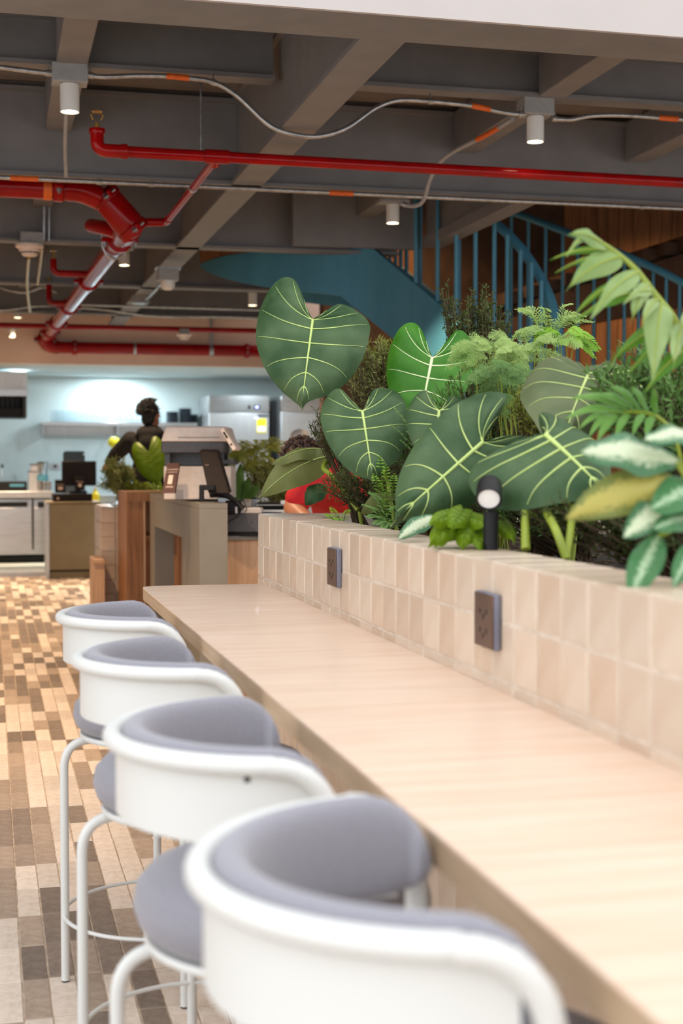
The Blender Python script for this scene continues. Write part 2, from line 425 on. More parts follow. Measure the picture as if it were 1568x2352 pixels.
def joist(x, y0, y1, w=.15, z0=3.30):
    MB().box(x - w / 2, x + w / 2, y0, y1, z0, 3.55).build('joist', 'steel_paint', ceiling, bevel=.006)
for x in (.40, 2.88, 4.03):
    for (a, b) in ((5.42, 7.06), (7.18, 8.46), (8.6, 9.76), (9.88, 11.03), (11.17, 12.39), (12.51, 13.68), (13.83, 15.04), (15.16, 16.32)):
        if x > 3 and (b > 9 or b < 8): continue
        if x > 2 and b > 11.1: continue
        joist(x, a, b)
MB().box(3.27, 3.42, 8.60, 10.62, 3.04, 3.12).box(3.30, 3.39, 8.60, 10.62, 3.12, 3.55).build('opening_beam', 'steel_paint', ceiling)
MB().box(2.3, 3.30, 10.88, 10.94, 3.065, 3.57).build('edge_panel', 'steel_paint', ceiling)
MB().box(1.50, 1.66, 6.98, 7.03, 3.28, 3.54).build('end_plate', 'steel_paint', ceiling)
# white edge of the upper floor, raised unseen for shade; open atrium on the camera's side
struct(MB().box(-4.5, 9.5, 5.10, 5.119, 3.036, 5.2).build('trim_1', 'white_paint'))
struct(MB().box(-4.5, 9.5, 5.12, 5.42, 3.035, 3.054).build('trim_2', 'steel_paint'))
struct(MB().box(-4.5, 9.5, 5.125, 5.295, 3.60, 5.2).build('wall_upper', 'white_paint'))
# ---- side wall, kitchen walls, soffit
struct(MB().box(-4.6, -4.5, 5.3, 21, 0, 3.6).build('wall_left', 'pink_paint'))
SOF_Y, SOF_Z, BACK_Y = 18.0, 2.58, 20.75
struct(MB().box(-4.5, 9.5, SOF_Y, SOF_Y + .12, SOF_Z, 3.66).build('wall_soffit', 'pink_paint'))
struct(MB().box(-4.5, 9.5, SOF_Y + .12, BACK_Y + .1, SOF_Z, SOF_Z + .1).build('ceiling_kitchen', 'kitchen_paint'))
struct(MB().box(-4.5, 9.5, BACK_Y, BACK_Y + .1, 0, SOF_Z).build('wall_back', 'kitchen_paint'))
struct(MB().box(4.18, 9.5, SOF_Y, SOF_Y + .12, 0, SOF_Z).build('wall_kitchen_side', 'pink_paint'))
struct(MB().box(9.4, 9.5, 5.3, 21, 0, 5.2).build('wall_right', 'dark_concrete'))
# ---- stair hall: dark wall with board-marked panels
hall = struct(MB().box(3.55, 9.4, 15.2, 15.4, 0, 5.4).build('wall_stair', 'dark_concrete'))
def board(x0, x1, z0, z1, y=15.2, mt='concrete'):
    MB().box(x0 + .004, x1 - .004, y - .03, y, z0, z1).build('board', mt, hall, bevel=.004)
x = 6.35
while x < 9.3:
    wb = .17 + .04 * math.sin(x * 9); board(x, x + wb, 3.42, 5.35); board(x, x + wb, .5, 3.02); x += wb
for x in (3.7, 3.88, 4.06, 4.24, 4.42): board(x, x + .175, 3.25, 4.6)
struct(MB().box(3.35, 9.4, 8.6, 15.4, 5.4, 5.5).build('ceiling_stair', 'dark_concrete')); struct(MB().box(3.45, 9.4, 8.56, 8.66, 3.66, 5.4).build('wall_light_block_front', 'dark_concrete')); struct(MB().box(3.35, 3.45, 8.56, 15.4, 3.58, 5.4).build('wall_light_block_side', 'dark_concrete'))  # unseen front and side walls added to keep daylight out of the hall

# ================================================================== CEILING SERVICES
def spot_light(parent, loc, watts, color, angle=92, blend=.6, size=.04):
    l = bpy.data.lights.new('lamp', 'SPOT'); l.energy = watts; l.color = color; l.spot_size = math.radians(angle); l.spot_blend = blend; l.shadow_soft_size = size
    o = bpy.data.objects.new('lamp', l); col.objects.link(o); o.location = loc; child(o, parent); return o
def can_light(x, y, label, zb=3.08, r=.046, h=.135, box=(.17, .12, .09), watts=SPOT_W, knock=True):
    t = thing('ceiling_light', label, 'light', (x, y, zb), 'can lights under the beams')
    m = MB().lathe([(r * .86, zb + .012), (r * .9, zb + .001), (r, zb), (r, zb + h - .004), (r - .004, zb + h), (.001, zb + h)], (x, y, 0), 28)
    m.build('can', 'white_metal', t, smooth=True)
    MB().lathe([(.001, zb + .009), (r * .86, zb + .009), (r * .86, zb + .012), (.001, zb + .012)], (x, y, 0), 24).build('lens', 'lamp_glow', t)
    b = MB().box(x - box[0] / 2, x + box[0] / 2, y - box[1] / 2, y + box[1] / 2, zb + h, zb + h + box[2]).build('junction_box', 'grey_box', t, bevel=.004)
    if knock:
        R = Matrix.Rotation(math.pi / 2, 3, 'X')
        for s in (-.04, .035):
            k = MB().lathe([(.001, 0), (.014, 0), (.014, .002), (.001, .002)], (x + s, y - box[1] / 2, zb + h + box[2] * .5), 14, R).build('knockout', 'grey_box', b)
    spot_light(t, (x, y, zb - .015), watts, WARM)
    return t
can_light(.39, 7.07, 'lit white can light on the grey box at upper left, above the red sprinkler elbow')
can_light(2.82, 7.14, 'lit white can light under the joist at upper right, above the long red pipe')
can_light(2.80, 9.82, 'white can light hanging behind the straight conduit, nearest the blue stair', box=(.22, .12, .03), knock=False)
can_light(1.145, 12.5, 'white can light just right of the sloping fat red pipe', box=(.16, .12, .09), knock=False)
can_light(2.80, 15.4, 'small white can light beside the largest leaf, under the blue stair', box=(.1, .1, .14), knock=False)
can_light(.336, 17.4, 'distant can light at far left, higher of two', box=(.1, .1, .3), knock=False)
can_light(.27, 17.85 - .25, 'distant can light at far left, lower one against the pale soffit', zb=2.865, r=.040, h=.1, box=(.2, .1, .03), knock=False)
for (x, y) in ((-1.9, 7.1), (-1.9, 9.8), (-1.6, 12.5), (-1.6, 15.2), (-.3, 10.2), (-.32, 14.6), (5.2, 7.1)):  # unseen cans, the pair by the left edge added to warm the floor
    can_light(x, y, 'unseen white can light beyond the left or right edge of the view', knock=False)

def conduit(pts, r, name, label, m='galv', tapes=(), straps=(), smooth=True, cat='conduit', group=None, n=10, bend=.12):
    path = smooth_path(pts, 8) if smooth else bend_path(pts, bend)
    t = thing(name, label, cat, pts[0], group)
    MB().tube(path, r, n).build('tube', m, t, smooth=True)
    for (u0, u1) in tapes:                           # fractions along the path
        k = len(path) - 1; a, b = int(u0 * k), max(int(u1 * k), int(u0 * k) + 1)
        MB().tube(path[a:b + 1], r + .0022, n).build('marker_tape', 'orange_tape', t, smooth=True)
    for u0 in straps:
        p = path[int(u0 * (len(path) - 1))]; q = path[min(int(u0 * (len(path) - 1)) + 1, len(path) - 1)]
        d = (q - p).normalized()
        MB().tube([p - d * .014, p + d * .014], r + .004, n).box(p.x - .004, p.x + .004, p.y - .004, p.y + .004, p.z + r, p.z + r + .03).build('strap', 'galv', t)
    return t
Z1 = 3.245
conduit([(.475, 7.03, 3.255), (.55, 7.03, 3.25), (.70, 7.02, 3.262), (.85, 7.0, 3.265), (.96, 7.0, 3.262), (1.08, 7.0, 3.25), (1.20, 7.0, 3.19), (1.36, 6.98, 3.05), (1.50, 6.96, 3.005), (1.62, 6.96, 3.01), (1.75, 6.97, 3.06), (1.90, 7.0, 3.17), (2.02, 7.02, 3.222), (2.15, 7.03, 3.232), (2.3, 7.04, 3.232), (2.45, 7.05, 3.226), (2.58, 7.06, 3.21), (2.66, 7.07, 3.205), (2.735, 7.08, 3.206)],
        .0125, 'conduit', 'silver conduit dipping in a wave under the wide diagonal beam', tapes=((.17, .225), (.83, .872)), straps=(.02, .28, .745, .985))
conduit([(-.6, 7.03, 3.30), (-.2, 7.03, 3.285), (.1, 7.03, 3.262), (.305, 7.03, 3.25)], .0125, 'conduit', 'short silver conduit entering the upper left light box from the left edge', straps=(.96,))
conduit([(2.905, 7.1, 3.20), (3.0, 7.1, 3.2), (3.12, 7.08, 3.222), (3.3, 7.06, 3.23), (3.6, 7.05, 3.225), (4.4, 7.05, 3.22)], .0125, 'conduit', 'silver conduit leaving the upper right light box toward the right edge', tapes=((.77, .8),), straps=(.03,))
conduit([(-1.2, 8.42, 3.01), (9, 8.42, 3.01)], .0135, 'conduit', 'long straight silver conduit crossing the whole ceiling above the fat red pipe', smooth=False)
for (x0, x1) in ((.125, .285), (2.0, 2.15)):
    o = MB().tube([(x0, 8.42, 3.01), (x1, 8.42, 3.01)], .016, 10).build('marker_band', 'orange_tape', smooth=True)
    cds = [c for c in bpy.data.objects if c.name.startswith('conduit') and 'whole ceiling' in c.get('label', '')][0]
    child(o, cds)
for xs in (.63, .93, 4.05):
    o = MB().tube([(xs - .016, 8.42, 3.01), (xs + .016, 8.42, 3.01)], .018, 10).build('strap', 'galv', cds)
conduit([(.40, 7.20, 3.27), (.40, 7.5, 3.24), (.41, 7.9, 3.1), (.43, 8.2, 2.99)], .0115, 'conduit', 'thin grey conduit dropping behind the upper left light onto the straight conduit', m='grey_box')
conduit([(2.70, 7.16, 3.2), (2.66, 7.45, 3.18), (2.56, 7.85, 3.14), (2.53, 8.05, 3.06), (2.53, 8.2, 2.95), (2.50, 8.3, 2.93), (2.44, 8.36, 2.95)], .0125, 'conduit', 'grey conduit from the upper right light bending down across the red pipe', m='grey_box', tapes=((.12, .22),), straps=(.95,))

# red sprinkler branch
RP = thing('sprinkler_pipe', 'long thin red sprinkler pipe crossing the ceiling with an upright head at its left end', 'pipe', (.6, 7.28, 2.95))
MB().tube([(.60, 7.28, 2.95), (9.2, 7.45, 2.95)], .029, 16).build('pipe', 'red_paint', RP, smooth=True)
MB().tube(bend_path([(.66, 7.28, 2.95), (.535, 7.28, 2.95), (.535, 7.28, 3.05)], .06), .034, 16).build('elbow', 'red_paint', RP, smooth=True)
MB().lathe([(.039, 0), (.041, .004), (.041, .022), (.039, .026)], (.535, 7.28, 3.03), 16).build('elbow_collar', 'red_paint', RP, smooth=True)
MB().tube([(.655, 7.28, 2.95), (.685, 7.28, 2.95)], .038, 16).build('elbow_collar', 'red_paint', RP, smooth=True)
h = MB().tube([(.535, 7.28, 3.05), (.535, 7.28, 3.085)], .012, 10).build('sprinkler_head', 'brass', RP)
MB().tube([(.515, 7.28, 3.10), (.505, 7.28, 3.125), (.535, 7.28, 3.14), (.565, 7.28, 3.125), (.555, 7.28, 3.10)], .004, 6).lathe([(.001, 0), (.028, 0), (.028, .003), (.001, .003)], (.535, 7.28, 3.14), 12).build('deflector', 'brass', h)
MB().tube([(1.08, 7.29, 2.95), (1.205, 7.29, 2.95)], .036, 16).tube([(1.14, 7.29, 2.95), (1.14, 7.36, 2.935)], .034, 14).build('tee', 'red_paint', RP, smooth=True)
MB().tube([(1.14, 7.3, 2.94), (1.10, 9.03, 2.905)], .022, 14).build('branch', 'red_paint', RP, smooth=True)
MB().tube(bend_path([(1.10, 8.98, 2.906), (1.10, 9.1, 2.905), (.86, 9.06, 2.89)], .06), .027, 14).build('branch_elbow', 'red_paint', RP, smooth=True)
MB().tube([(1.125, 8.02, 2.926), (1.124, 8.05, 2.925)], .025, 14).build('branch_ring', 'galv', RP, smooth=True)
MB().tube([(1.06, 7.29, 2.98), (1.06, 7.29, 3.5)], .005, 6).build('hanger_rod', 'galv', RP)

# fat red main
BP = thing('fire_main', 'fat glossy red fire main running back along the ceiling with grooved couplings', 'pipe', (.75, 9, 2.9))
A0, A1 = at(290, 532, 9.12), at(104, 776, 17.35)
def along(v):
    """point of the long pipe seen on photo row v"""
    a, b = 1 / 9.12, 1 / 17.35; k = (v - 532) / (776 - 532); d = 1 / (a + (b - a) * k); t = (d - 9.12) / (17.35 - 9.12); return A0.lerp(A1, t)
PD = (A1 - A0).normalized()
MB().tube([(-3, 8.93, 3.055), (.50, 8.93, 3.055)], .068, 20).build('cross_pipe', 'red_paint', BP, smooth=True)
MB().tube(smooth_path([(.46, 8.93, 3.055), (.56, 8.94, 3.05), (.66, 8.97, 3.02)], 5), .074, 20).build('elbow', 'red_paint', BP, smooth=True)
B0, B1 = at(238, 448, 8.9), at(306, 528, 8.98)
BD = (B1 - B0).normalized()
MB().tube([B0 - BD * .03, B0, B0.lerp(B1, .12), B0.lerp(B1, .8), B1, B1 + BD * .03, B1 + BD * .045], [.07, .085, .092, .098, .094, .07, .03], 26).build('valve_body', 'red_paint', BP, smooth=True)
MB().tube([A0 - PD * .12, A0 + PD * .06], .084, 24).build('outlet_neck', 'red_paint', BP, smooth=True)
MB().tube([A0 - PD * .05, A1], .066, 24).build('long_pipe', 'red_paint', BP, smooth=True)
MB().tube([A0 + PD * .1, A0 + PD * .2 + Vector((-.12, 0, .05)), A0 + PD * .45 + Vector((-.18, 0, .10))], .048, 14).build('side_outlet', 'red_paint', BP, smooth=True)
def coupling(c, axis, r=.084, name='coupling'):
    c = Vector(c); a = Vector(axis).normalized()
    k = MB().tube([c - a * .032, c - a * .024, c + a * .024, c + a * .032], [r - .008, r, r, r - .008], 22)
    up = Vector((0, 0, 1)); s = a.cross(up).normalized(); w = s.cross(a).normalized()
    o = k.build(name, 'red_paint', BP, smooth=True)
    for sg in (-1, 1):
        p = c + s * sg * (r + .012)
        MB().obox(p, (.05, .05, .03), Matrix((s, a, w)).transposed()).build('lug', 'red_paint', o, bevel=.006)
        MB().tube([p - w * .045, p + w * .045], .009, 8).tube([p - w * .03, p - w * .018], .017, 8).build('bolt', 'galv', o, smooth=True)
for v in (552, 646, 705, 742, 762): coupling(along(v), PD)
coupling((.42, 8.93, 3.055), (1, 0, 0), .082); coupling(B0.lerp(B1, .05), BD, .1); coupling(B1, BD, .104)
MB().tube([(.33, 8.93, 3.055), (.38, 8.93, 3.055)], .073, 20).build('orange_band', 'orange_tape', BP, smooth=True)
MB().tube([(.03, 8.93, 3.055), (.06, 8.93, 3.055)], .0715, 20).build('steel_band', 'galv', BP, smooth=True)
uc = along(566)
ub = [(-.09, .09), (-.085, .0)] + [(-.074 * math.cos(a), -.01 - .074 * math.sin(a)) for a in [i * math.pi / 10 for i in range(1, 10)]] + [(.085, 0), (.085, .09)]
MB().tube([uc + Vector((x, 0, z)) for x, z in ub], .006, 8).tube([uc + Vector((x, .03, z)) for x, z in ub], .006, 8).build('u_bolt', 'galv', BP, smooth=True)
# drops with small heads
for (v, u1, v1) in ((630, 122, 598), (697, 112, 655)):
    c = along(v); w = at(u1, v, (c - Vector((0, 0, EYE))).dot(FW)); t_ = at(u1, v1, (c - Vector((0, 0, EYE))).dot(FW))
    p = MB().tube(bend_path([c, (w.x, c.y, c.z), (w.x, c.y, t_.z)], .05), .026, 14).build('side_drop', 'red_paint', BP, smooth=True)
    MB().tube([(w.x, c.y, t_.z), (w.x, c.y, t_.z + .06)], .008, 8).lathe([(.001, 0), (.03, 0), (.03, .004), (.001, .004)], (w.x, c.y, t_.z + .06), 12).build('sprinkler_head', 'brass', p)
# far end
XE, ZE = A1.x, A1.z
MB().tube(smooth_path([A1 - PD * .1, A1 + Vector((0, .08, -.02)), A1 + Vector((.02, .13, -.06)), A1 + Vector((.08, .15, -.09)), A1 + Vector((.17, .15, -.10))], 6), .082, 20).build('end_elbow', 'red_paint', BP, smooth=True)
YB, ZB = A1.y + .15, ZE - .10
MB().tube([(XE + .12, YB, ZB), (9.2, YB, ZB)], .072, 20).build('back_pipe', 'red_paint', BP, smooth=True)
coupling((XE + .36, YB, ZB), (1, 0, 0), .09); coupling((3.18, YB, ZB), (1, 0, 0), .09); coupling(A1 + Vector((0, .06, -.01)), (0, .9, -.3), .098)
MB().tube([(1.75, YB, ZB), (1.78, YB, ZB)], .0745, 20).tube([(2.70, YB, ZB), (2.75, YB, ZB)], .076, 20).box(2.71, 2.74, YB - .02, YB + .02, ZB + .07, 3.3).build('pipe_hanger', 'galv', BP, smooth=True)
tag(MB().tube([(-3, 16.2, 2.88), (9.2, 16.25, 2.88)], .03, 14).build('sprinkler_line', 'red_paint', smooth=True, org=(0, 16.2, 2.88)), 'thin dark red pipe running across above the distant fat red pipe', 'pipe')
# smoke detector and sensors
T = thing('smoke_detector', 'cream dome smoke detector hanging from conduits at left edge', 'detector', (.36, 10.9, 2.9))
c0 = at(68, 562, 10.7)
MB().lathe([(.001, -.085), (.05, -.085), (.062, -.07), (.062, -.06), (.075, -.055), (.085, -.03), (.105, -.02), (.105, 0), (.001, 0)], c0, 24).build('dome', 'cream_plastic', T, smooth=True)
for k in range(5):
    a = -math.pi / 2 + (k - 2) * .5
    MB().obox(c0 + Vector((.07 * math.cos(a), .07 * math.sin(a), -.063)), (.03, .006, .006), Matrix.Rotation(a + math.pi / 2, 3, 'Z')).build('vent_slot', 'black_plastic', T)
MB().box(c0.x - .07, c0.x + .1, c0.y - .06, c0.y + .06, c0.z, c0.z + .09).build('back_box', 'grey_box', T, bevel=.005)
for (u, r) in ((100, .014), (112, .010)):
    p = at(u, 553, 10.75); conduit([(p.x, p.y, p.z), (p.x + .01, p.y - .05, 3.5)], r, 'conduit', 'upright brassy conduit above the smoke detector, %s one' % ('thicker' if r > .012 else 'thinner'), m='galv', smooth=False)
p1, p2 = at(66, 592, 10.9), at(62, 655, 12.2); conduit([p1, p2, at(68, 715, 13.6)], .013, 'conduit', 'brassy conduit running back from under the smoke detector', m='brass')
p1, p2 = at(97, 570, 10.8), at(86, 652, 12.6); conduit([p1, p2], .013, 'conduit', 'slanted brassy conduit just right of the smoke detector', m='brass', smooth=False)
T = thing('motion_sensor', 'white domed sensor on a grey box under the diagonal beam', 'sensor', at(385, 650, 11.6))
c0 = at(385, 632, 11.6)
MB().box(c0.x - .085, c0.x + .085, c0.y - .06, c0.y + .06, c0.z - .045, c0.z + .045).build('box', 'grey_box', T, bevel=.006)
MB().lathe([(.001, -.125), (.03, -.122), (.055, -.1), (.06, -.07), (.06, -.045), (.001, -.045)], c0 + Vector((0, -.01, 0)), 20).build('dome', 'white_metal', T, smooth=True)
MB().lathe([(.001, 0), (.02, 0), (.02, .004), (.001, .004)], c0 + Vector((.01, -.06, .0)), 14, Matrix.Rotation(math.pi / 2, 3, 'X')).build('knockout', 'grey_box', T)
MB().obox(c0 + Vector((0, 0, .05)), (.2, .15, .012)).build('cap', 'galv', T)
T = thing('ceiling_box', 'flat grey ceiling box farther along the diagonal beam', 'box', at(322, 690, 14.3))
c0 = at(322, 690, 14.3); MB().box(c0.x - .09, c0.x + .09, c0.y - .07, c0.y + .07, c0.z - .02, c0.z + .05).build('box', 'grey_box', T, bevel=.006)
MB().lathe([(.05, -.02), (.085, -.012), (.085, 0), (.05, 0)], c0 + Vector((0, 0, -.02)), 20).build('lid', 'galv', T, smooth=True)
c0 = at(423, 768, 15.9); T = thing('smoke_detector', 'small pale smoke detector above the distant red pipe', 'detector', c0)
MB().lathe([(.001, -.06), (.05, -.055), (.06, -.02), (.09, -.012), (.09, 0), (.001, 0)], c0, 18).build('dome', 'cream_plastic', T, smooth=True)
MB().box(c0.x - .05, c0.x + .05, c0.y - .05, c0.y + .05, c0.z, c0.z + .06).build('back_box', 'grey_box', T)
for lab, pts, r in (('lower wavy conduit behind the fat red pipe at left', [(-1, 16.0, 2.99), (.1, 16.0, 3.02), (.55, 16, 3.08), (1.2, 16, 3.06), (1.8, 16, 3.0), (2.6, 16, 3.01), (3.4, 16, 3.0)], .014),
                    ('sagging dark cable looped across the far left bay', [at(0, 660, 13.5), at(25, 668, 13.5), at(60, 672, 13.5), at(100, 660, 13.5), at(130, 672, 13.6)], .009),
                    ('straight conduit across the far bays under the motion sensor', [(.9, 15.0, 3.0), (3.3, 15.0, 2.99)], .014),
                    ('conduit along the underside of the diagonal beam near the sensor', [at(372, 650, 11.7), at(335, 688, 14.2)], .012)):
    conduit(pts, r, 'conduit', lab)

# ================================================================== PLANTER WALL
WX, WZ, TP = .958, 1.20, .115         # front face, top, tile pitch
PY0, PY1 = .30, 5.17
planter = thing('planter', 'long sand tiled planter wall behind the bar counter, full of plants', 'planter', (1.5, 2.7, 0))
ft = .012
MB().box(WX + .0018, 1.12, PY0, PY1 - .002, 0, WZ - .002).box(1.12, 2.75, PY1 - .16, PY1 - ft, 0, WZ - ft).box(2.6, 2.75, PY0, PY1 - .16, 0, WZ - ft).build('core', 'grout', planter)
MB().box(1.12, 2.6, PY0, PY1 - .16, .9, 1.115).build('soil_bed', 'soil', planter)
def tile_mesh(sx, sy, sz, mt, b=.003):
    bm = bmesh.new(); bmesh.ops.create_cube(bm, size=1)
    for v in bm.verts: v.co = Vector((v.co.x * sx, v.co.y * sy, v.co.z * sz))
    bmesh.ops.bevel(bm, geom=bm.edges[:], offset=b, segments=1, affect='EDGES')
    me = bpy.data.meshes.new('tile'); bm.to_mesh(me); bm.free(); me.materials.append(M[mt]); return me
G = .0055
face_t = [tile_mesh(ft, TP - G, TP - G, k) for k in ('tile', 'tile_tan')]
cap_t = [tile_mesh(.152, TP - G, ft, k) for k in ('tile', 'tile_tan')]
rt = random.Random(5)
def put_tile(me, loc, parent, jit=.0012, rz=0):
    o = bpy.data.objects.new('tile', me); col.objects.link(o)
    o.location = loc; o.location.x += rt.uniform(-jit, jit); o.rotation_euler = (rt.uniform(-.008, .008), rt.uniform(-.008, .008), rz + rt.uniform(-.008, .008)); child(o, parent); return o
rest = MB()
n = int((PY1 - PY0) / TP)
for j in range(n):
    y = PY1 - (j + .5) * TP
    for r in range(10):
        z = WZ - (r + .5) * TP
        if (r < 3 and y > .95) or (3 <= r < 7 and y > 1.25):
            put_tile(face_t[rt.random() < .38], (WX + ft / 2, y, z), planter)
        else:
            a = TP / 2 - G / 2; rest.box(WX, WX + ft, y - a, y + a, z - a, z + a, rt.random() < .38)
    put_tile(cap_t[rt.random() < .3], (WX + .078, y, WZ - ft / 2), planter)
for i in range(13):                                   # the far end's capping
    x = WX + .155 + (i + .5) * TP
    put_tile(cap_t[0], (x, PY1 - .078, WZ - ft / 2), planter, rz=math.pi / 2)
o = rest.build('tile_field', ['tile', 'tile_tan'], planter); o['kind'] = 'stuff'
# ---- outlets on the wall
for y, z, lab in ((3.93, 1.093, 'square bronze outlet plate on the tiles, farther one'), (2.645, 1.083, 'square bronze outlet plate on the tiles, nearer one')):
    t = thing('wall_outlet', lab, 'outlet', (WX, y, z), 'outlet plates on the planter wall')
    h, w = .055, .056
    MB().box(WX - .014, WX - .001, y - w, y + w, z - h, z + h).build('back_frame', 'plate_edge', t, bevel=.003)
    p = MB().box(WX - .018, WX - .014, y - w + .003, y + w - .003, z - h + .002, z + h - .002).build('face_plate', 'bronze', t, bevel=.0015)
    for dy, dz in ((-.018, .018), (.018, .018), (0, .008), (-.018, -.02), (.018, -.02), (0, -.03)):
        MB().box(WX - .0186, WX - .0178, y + dy - .003, y + dy + .003, z + dz - .005, z + dz + .005).build('socket_hole', 'black_plastic', p)

# ================================================================== BAR COUNTER
CF, CZ, CT = .517, .95, .042
bar = thing('bar_counter', 'long pale oak bar counter fixed along the planter wall', 'counter', (.74, 2.7, CZ))
R = .06; ycf = 5.06
poly = [(WX, .35), (WX, ycf), ] + [(CF + R - R * math.sin(a), ycf - R + R * math.cos(a)) for a in [i * math.pi / 16 for i in range(9)]] + [(CF, .35)]
MB().prism(poly, CZ - .004, CZ).build('top_veneer', 'oak', bar)
MB().prism(poly, CZ - CT, CZ - .0042).build('edge_band', 'oak_edge', bar)
for y in (1.0, 2.35, 3.7, 4.8):
    MB().box(.62, WX - .002, y - .02, y + .02, CZ - CT - .05, CZ - CT - .001).build('bracket', 'oak_edge', bar)

# ================================================================== BAR STOOLS
def horseshoe(Rr, xe, n=22):
    """plan path from the near arm end round the back to the far arm end"""
    P = [(xe, -Rr), (xe * .5, -Rr)]
    for i in range(n + 1):
        a = -math.pi / 2 - math.pi * i / n
        P.append((Rr * math.cos(a), Rr * math.sin(a)))
    return P + [(xe * .5, Rr), (xe, Rr)]
def make_stool():
    s = thing('bar_stool', '', 'stool')
    zr, Rr, xe, br = .976, .262, .025, .085
    # rim tube, bending down into the two front legs
    pts = []
    for sg in (-1, 1):
        seq = [(xe, sg * Rr, .66), (xe, sg * Rr, .80)] + [(xe - br + br * math.cos(a), sg * Rr, zr - br + br * math.sin(a)) for a in [i * math.pi / 16 for i in range(9)]]
        if sg < 0: first = seq
        else: last = seq[::-1]
    mid = [(x, y, zr) for x, y in horseshoe(Rr, -.07)[1:-1] if x <= -.02 or True]
    mid = [(Rr * math.cos(a), Rr * math.sin(a), zr) for a in [-math.pi / 2 - .22 - (math.pi - .44) * i / 26 for i in range(27)]]
    MB().tube(first + mid + last, .0142, 14).build('rim_tube', 'white_metal', s, smooth=True)
    for sg in (-1, 1):
        MB().tube([(xe, sg * Rr, .004), (xe, sg * Rr, .66)], .0115, 12).build('leg', 'white_metal', s, smooth=True)
        MB().tube([(xe, sg * Rr, 0), (xe, sg * Rr, .012)], .0105, 10).build('foot', 'dark_rubber', s)
        MB().tube([(xe, sg * Rr, .662), (xe * .6, sg * .15, .652)], .011, 10).build('seat_arm', 'white_metal', s, smooth=True)
    MB().tube(bend_path([(-.256, 0, .004), (-.256, 0, .648), (-.10, 0, .648)], .075, 8), .0115, 12).build('leg', 'white_metal', s, smooth=True)
    MB().tube([(-.256, 0, 0), (-.256, 0, .012)], .0105, 10).build('foot', 'dark_rubber', s)
    MB().tube([(.2585 * math.cos(2 * math.pi * i / 56), .2585 * math.sin(2 * math.pi * i / 56), .178) for i in range(56)], .0052, 8, closed=True).build('foot_ring', 'white_metal', s, smooth=True)
    # outer band under the rim
    def band(Ro, t, z0, z1, xend, rc):
        m = MB(); path = horseshoe(Ro, xend, 30); inner = horseshoe(Ro - t, xend, 30); k = len(path)
        cum = [0]
        for i in range(1, k): cum.append(cum[-1] + math.dist(path[i], path[i - 1]))
        vs = []
        for i in range(k):
            d = min(cum[i], cum[-1] - cum[i])
            lift = rc - math.sqrt(max(rc * rc - (rc - d) ** 2, 0)) if d < rc else 0
            for (p, z) in ((path[i], z0 + lift), (path[i], z1), (inner[i], z1), (inner[i], z0 + lift)): vs.append((p[0], p[1], z))
        fs = []
        for i in range(k - 1):
            for j in range(4):
                j2 = (j + 1) % 4; fs.append((i * 4 + j, (i + 1) * 4 + j, (i + 1) * 4 + j2, i * 4 + j2))
        fs += [(0, 1, 2, 3), tuple((k - 1) * 4 + j for j in (3, 2, 1, 0))]
        return m.add(vs, fs)
    # extra samples along the straight ends so that the corner can round
    sh = band(.2565, .006, .862, .972, -.005, .001)
    o = sh.build('back_shell', 'white_metal', s, smooth=True, bevel=.002)
    # padded lining with a rolled top
    Rp = .2515; tp = .046
    base = horseshoe(Rp - tp / 2, .033, 34); pth = [Vector((x, y, 0)) for x, y in base]
    dense = [pth[0] + (pth[1] - pth[0]) * (i / 8) for i in range(8)] + pth[1:-1] + [pth[-2] + (pth[-1] - pth[-2]) * (i / 8) for i in range(9)]
    cum = [0]
    for i in range(1, len(dense)): cum.append(cum[-1] + (dense[i] - dense[i - 1]).length)
    prof = []
    for i in range(20):
        a = 2 * math.pi * i / 20; c, q = math.cos(a), math.sin(a)
        prof.append((math.copysign(abs(c) ** .6, c), math.copysign(abs(q) ** .75, q)))
    vs, fs, k = [], [], len(dense)
    for i in range(k):
        t = (dense[min(i + 1, k - 1)] - dense[max(i - 1, 0)]).normalized(); nrm = Vector((t.y, -t.x, 0))
        d = min(cum[i], cum[-1] - cum[i]); e = max(math.sqrt(max(1 - (1 - min(d / .085, 1)) ** 2, 0)), .02)
        ztop = .905 + (.996 - .905) * e; zbot = .905 - (.905 - .872) * e; zm, hz = (ztop + zbot) / 2, (ztop - zbot) / 2
        ew = .55 + .45 * e
        for (a, b) in prof: vs.append(dense[i] + nrm * (a * tp / 2 * ew) + Vector((0, 0, zm + b * hz)))
    for i in range(k - 1):
        for j in range(20): fs.append((i * 20 + j, (i + 1) * 20 + j, (i + 1) * 20 + (j + 1) % 20, i * 20 + (j + 1) % 20))
    fs += [tuple(range(20)), tuple((k - 1) * 20 + j for j in range(19, -1, -1))]
    MB().add(vs, fs).build('back_pad', 'grey_fabric', s, smooth=True, angle=180)
    MB().lathe([(.001, .667), (.18, .667), (.206, .672), (.224, .69), (.2315, .715), (.226, .744), (.208, .764), (.175, .775), (.08, .778), (.001, .778)], (0, 0, 0), 48).build('seat_cushion', 'grey_fabric', s, smooth=True, angle=180)
    MB().lathe([(.001, .650), (.20, .650), (.212, .654), (.215, .660), (.212, .667), (.001, .667)], (0, 0, 0), 40).build('seat_plate', 'white_metal', s, smooth=True)
    return s
stool = make_stool()
spots = [(.440, 3.83, 1, 'white and grey bar stool at the far end of the oak counter'),
         (.435, 3.00, 3, 'white and grey bar stool, second from the far end of the counter'),
         (.437, 2.15, -2, 'white and grey bar stool, second nearest the camera'),
         (.462, 1.40, -4, 'white and grey bar stool nearest the camera, in the foreground')]
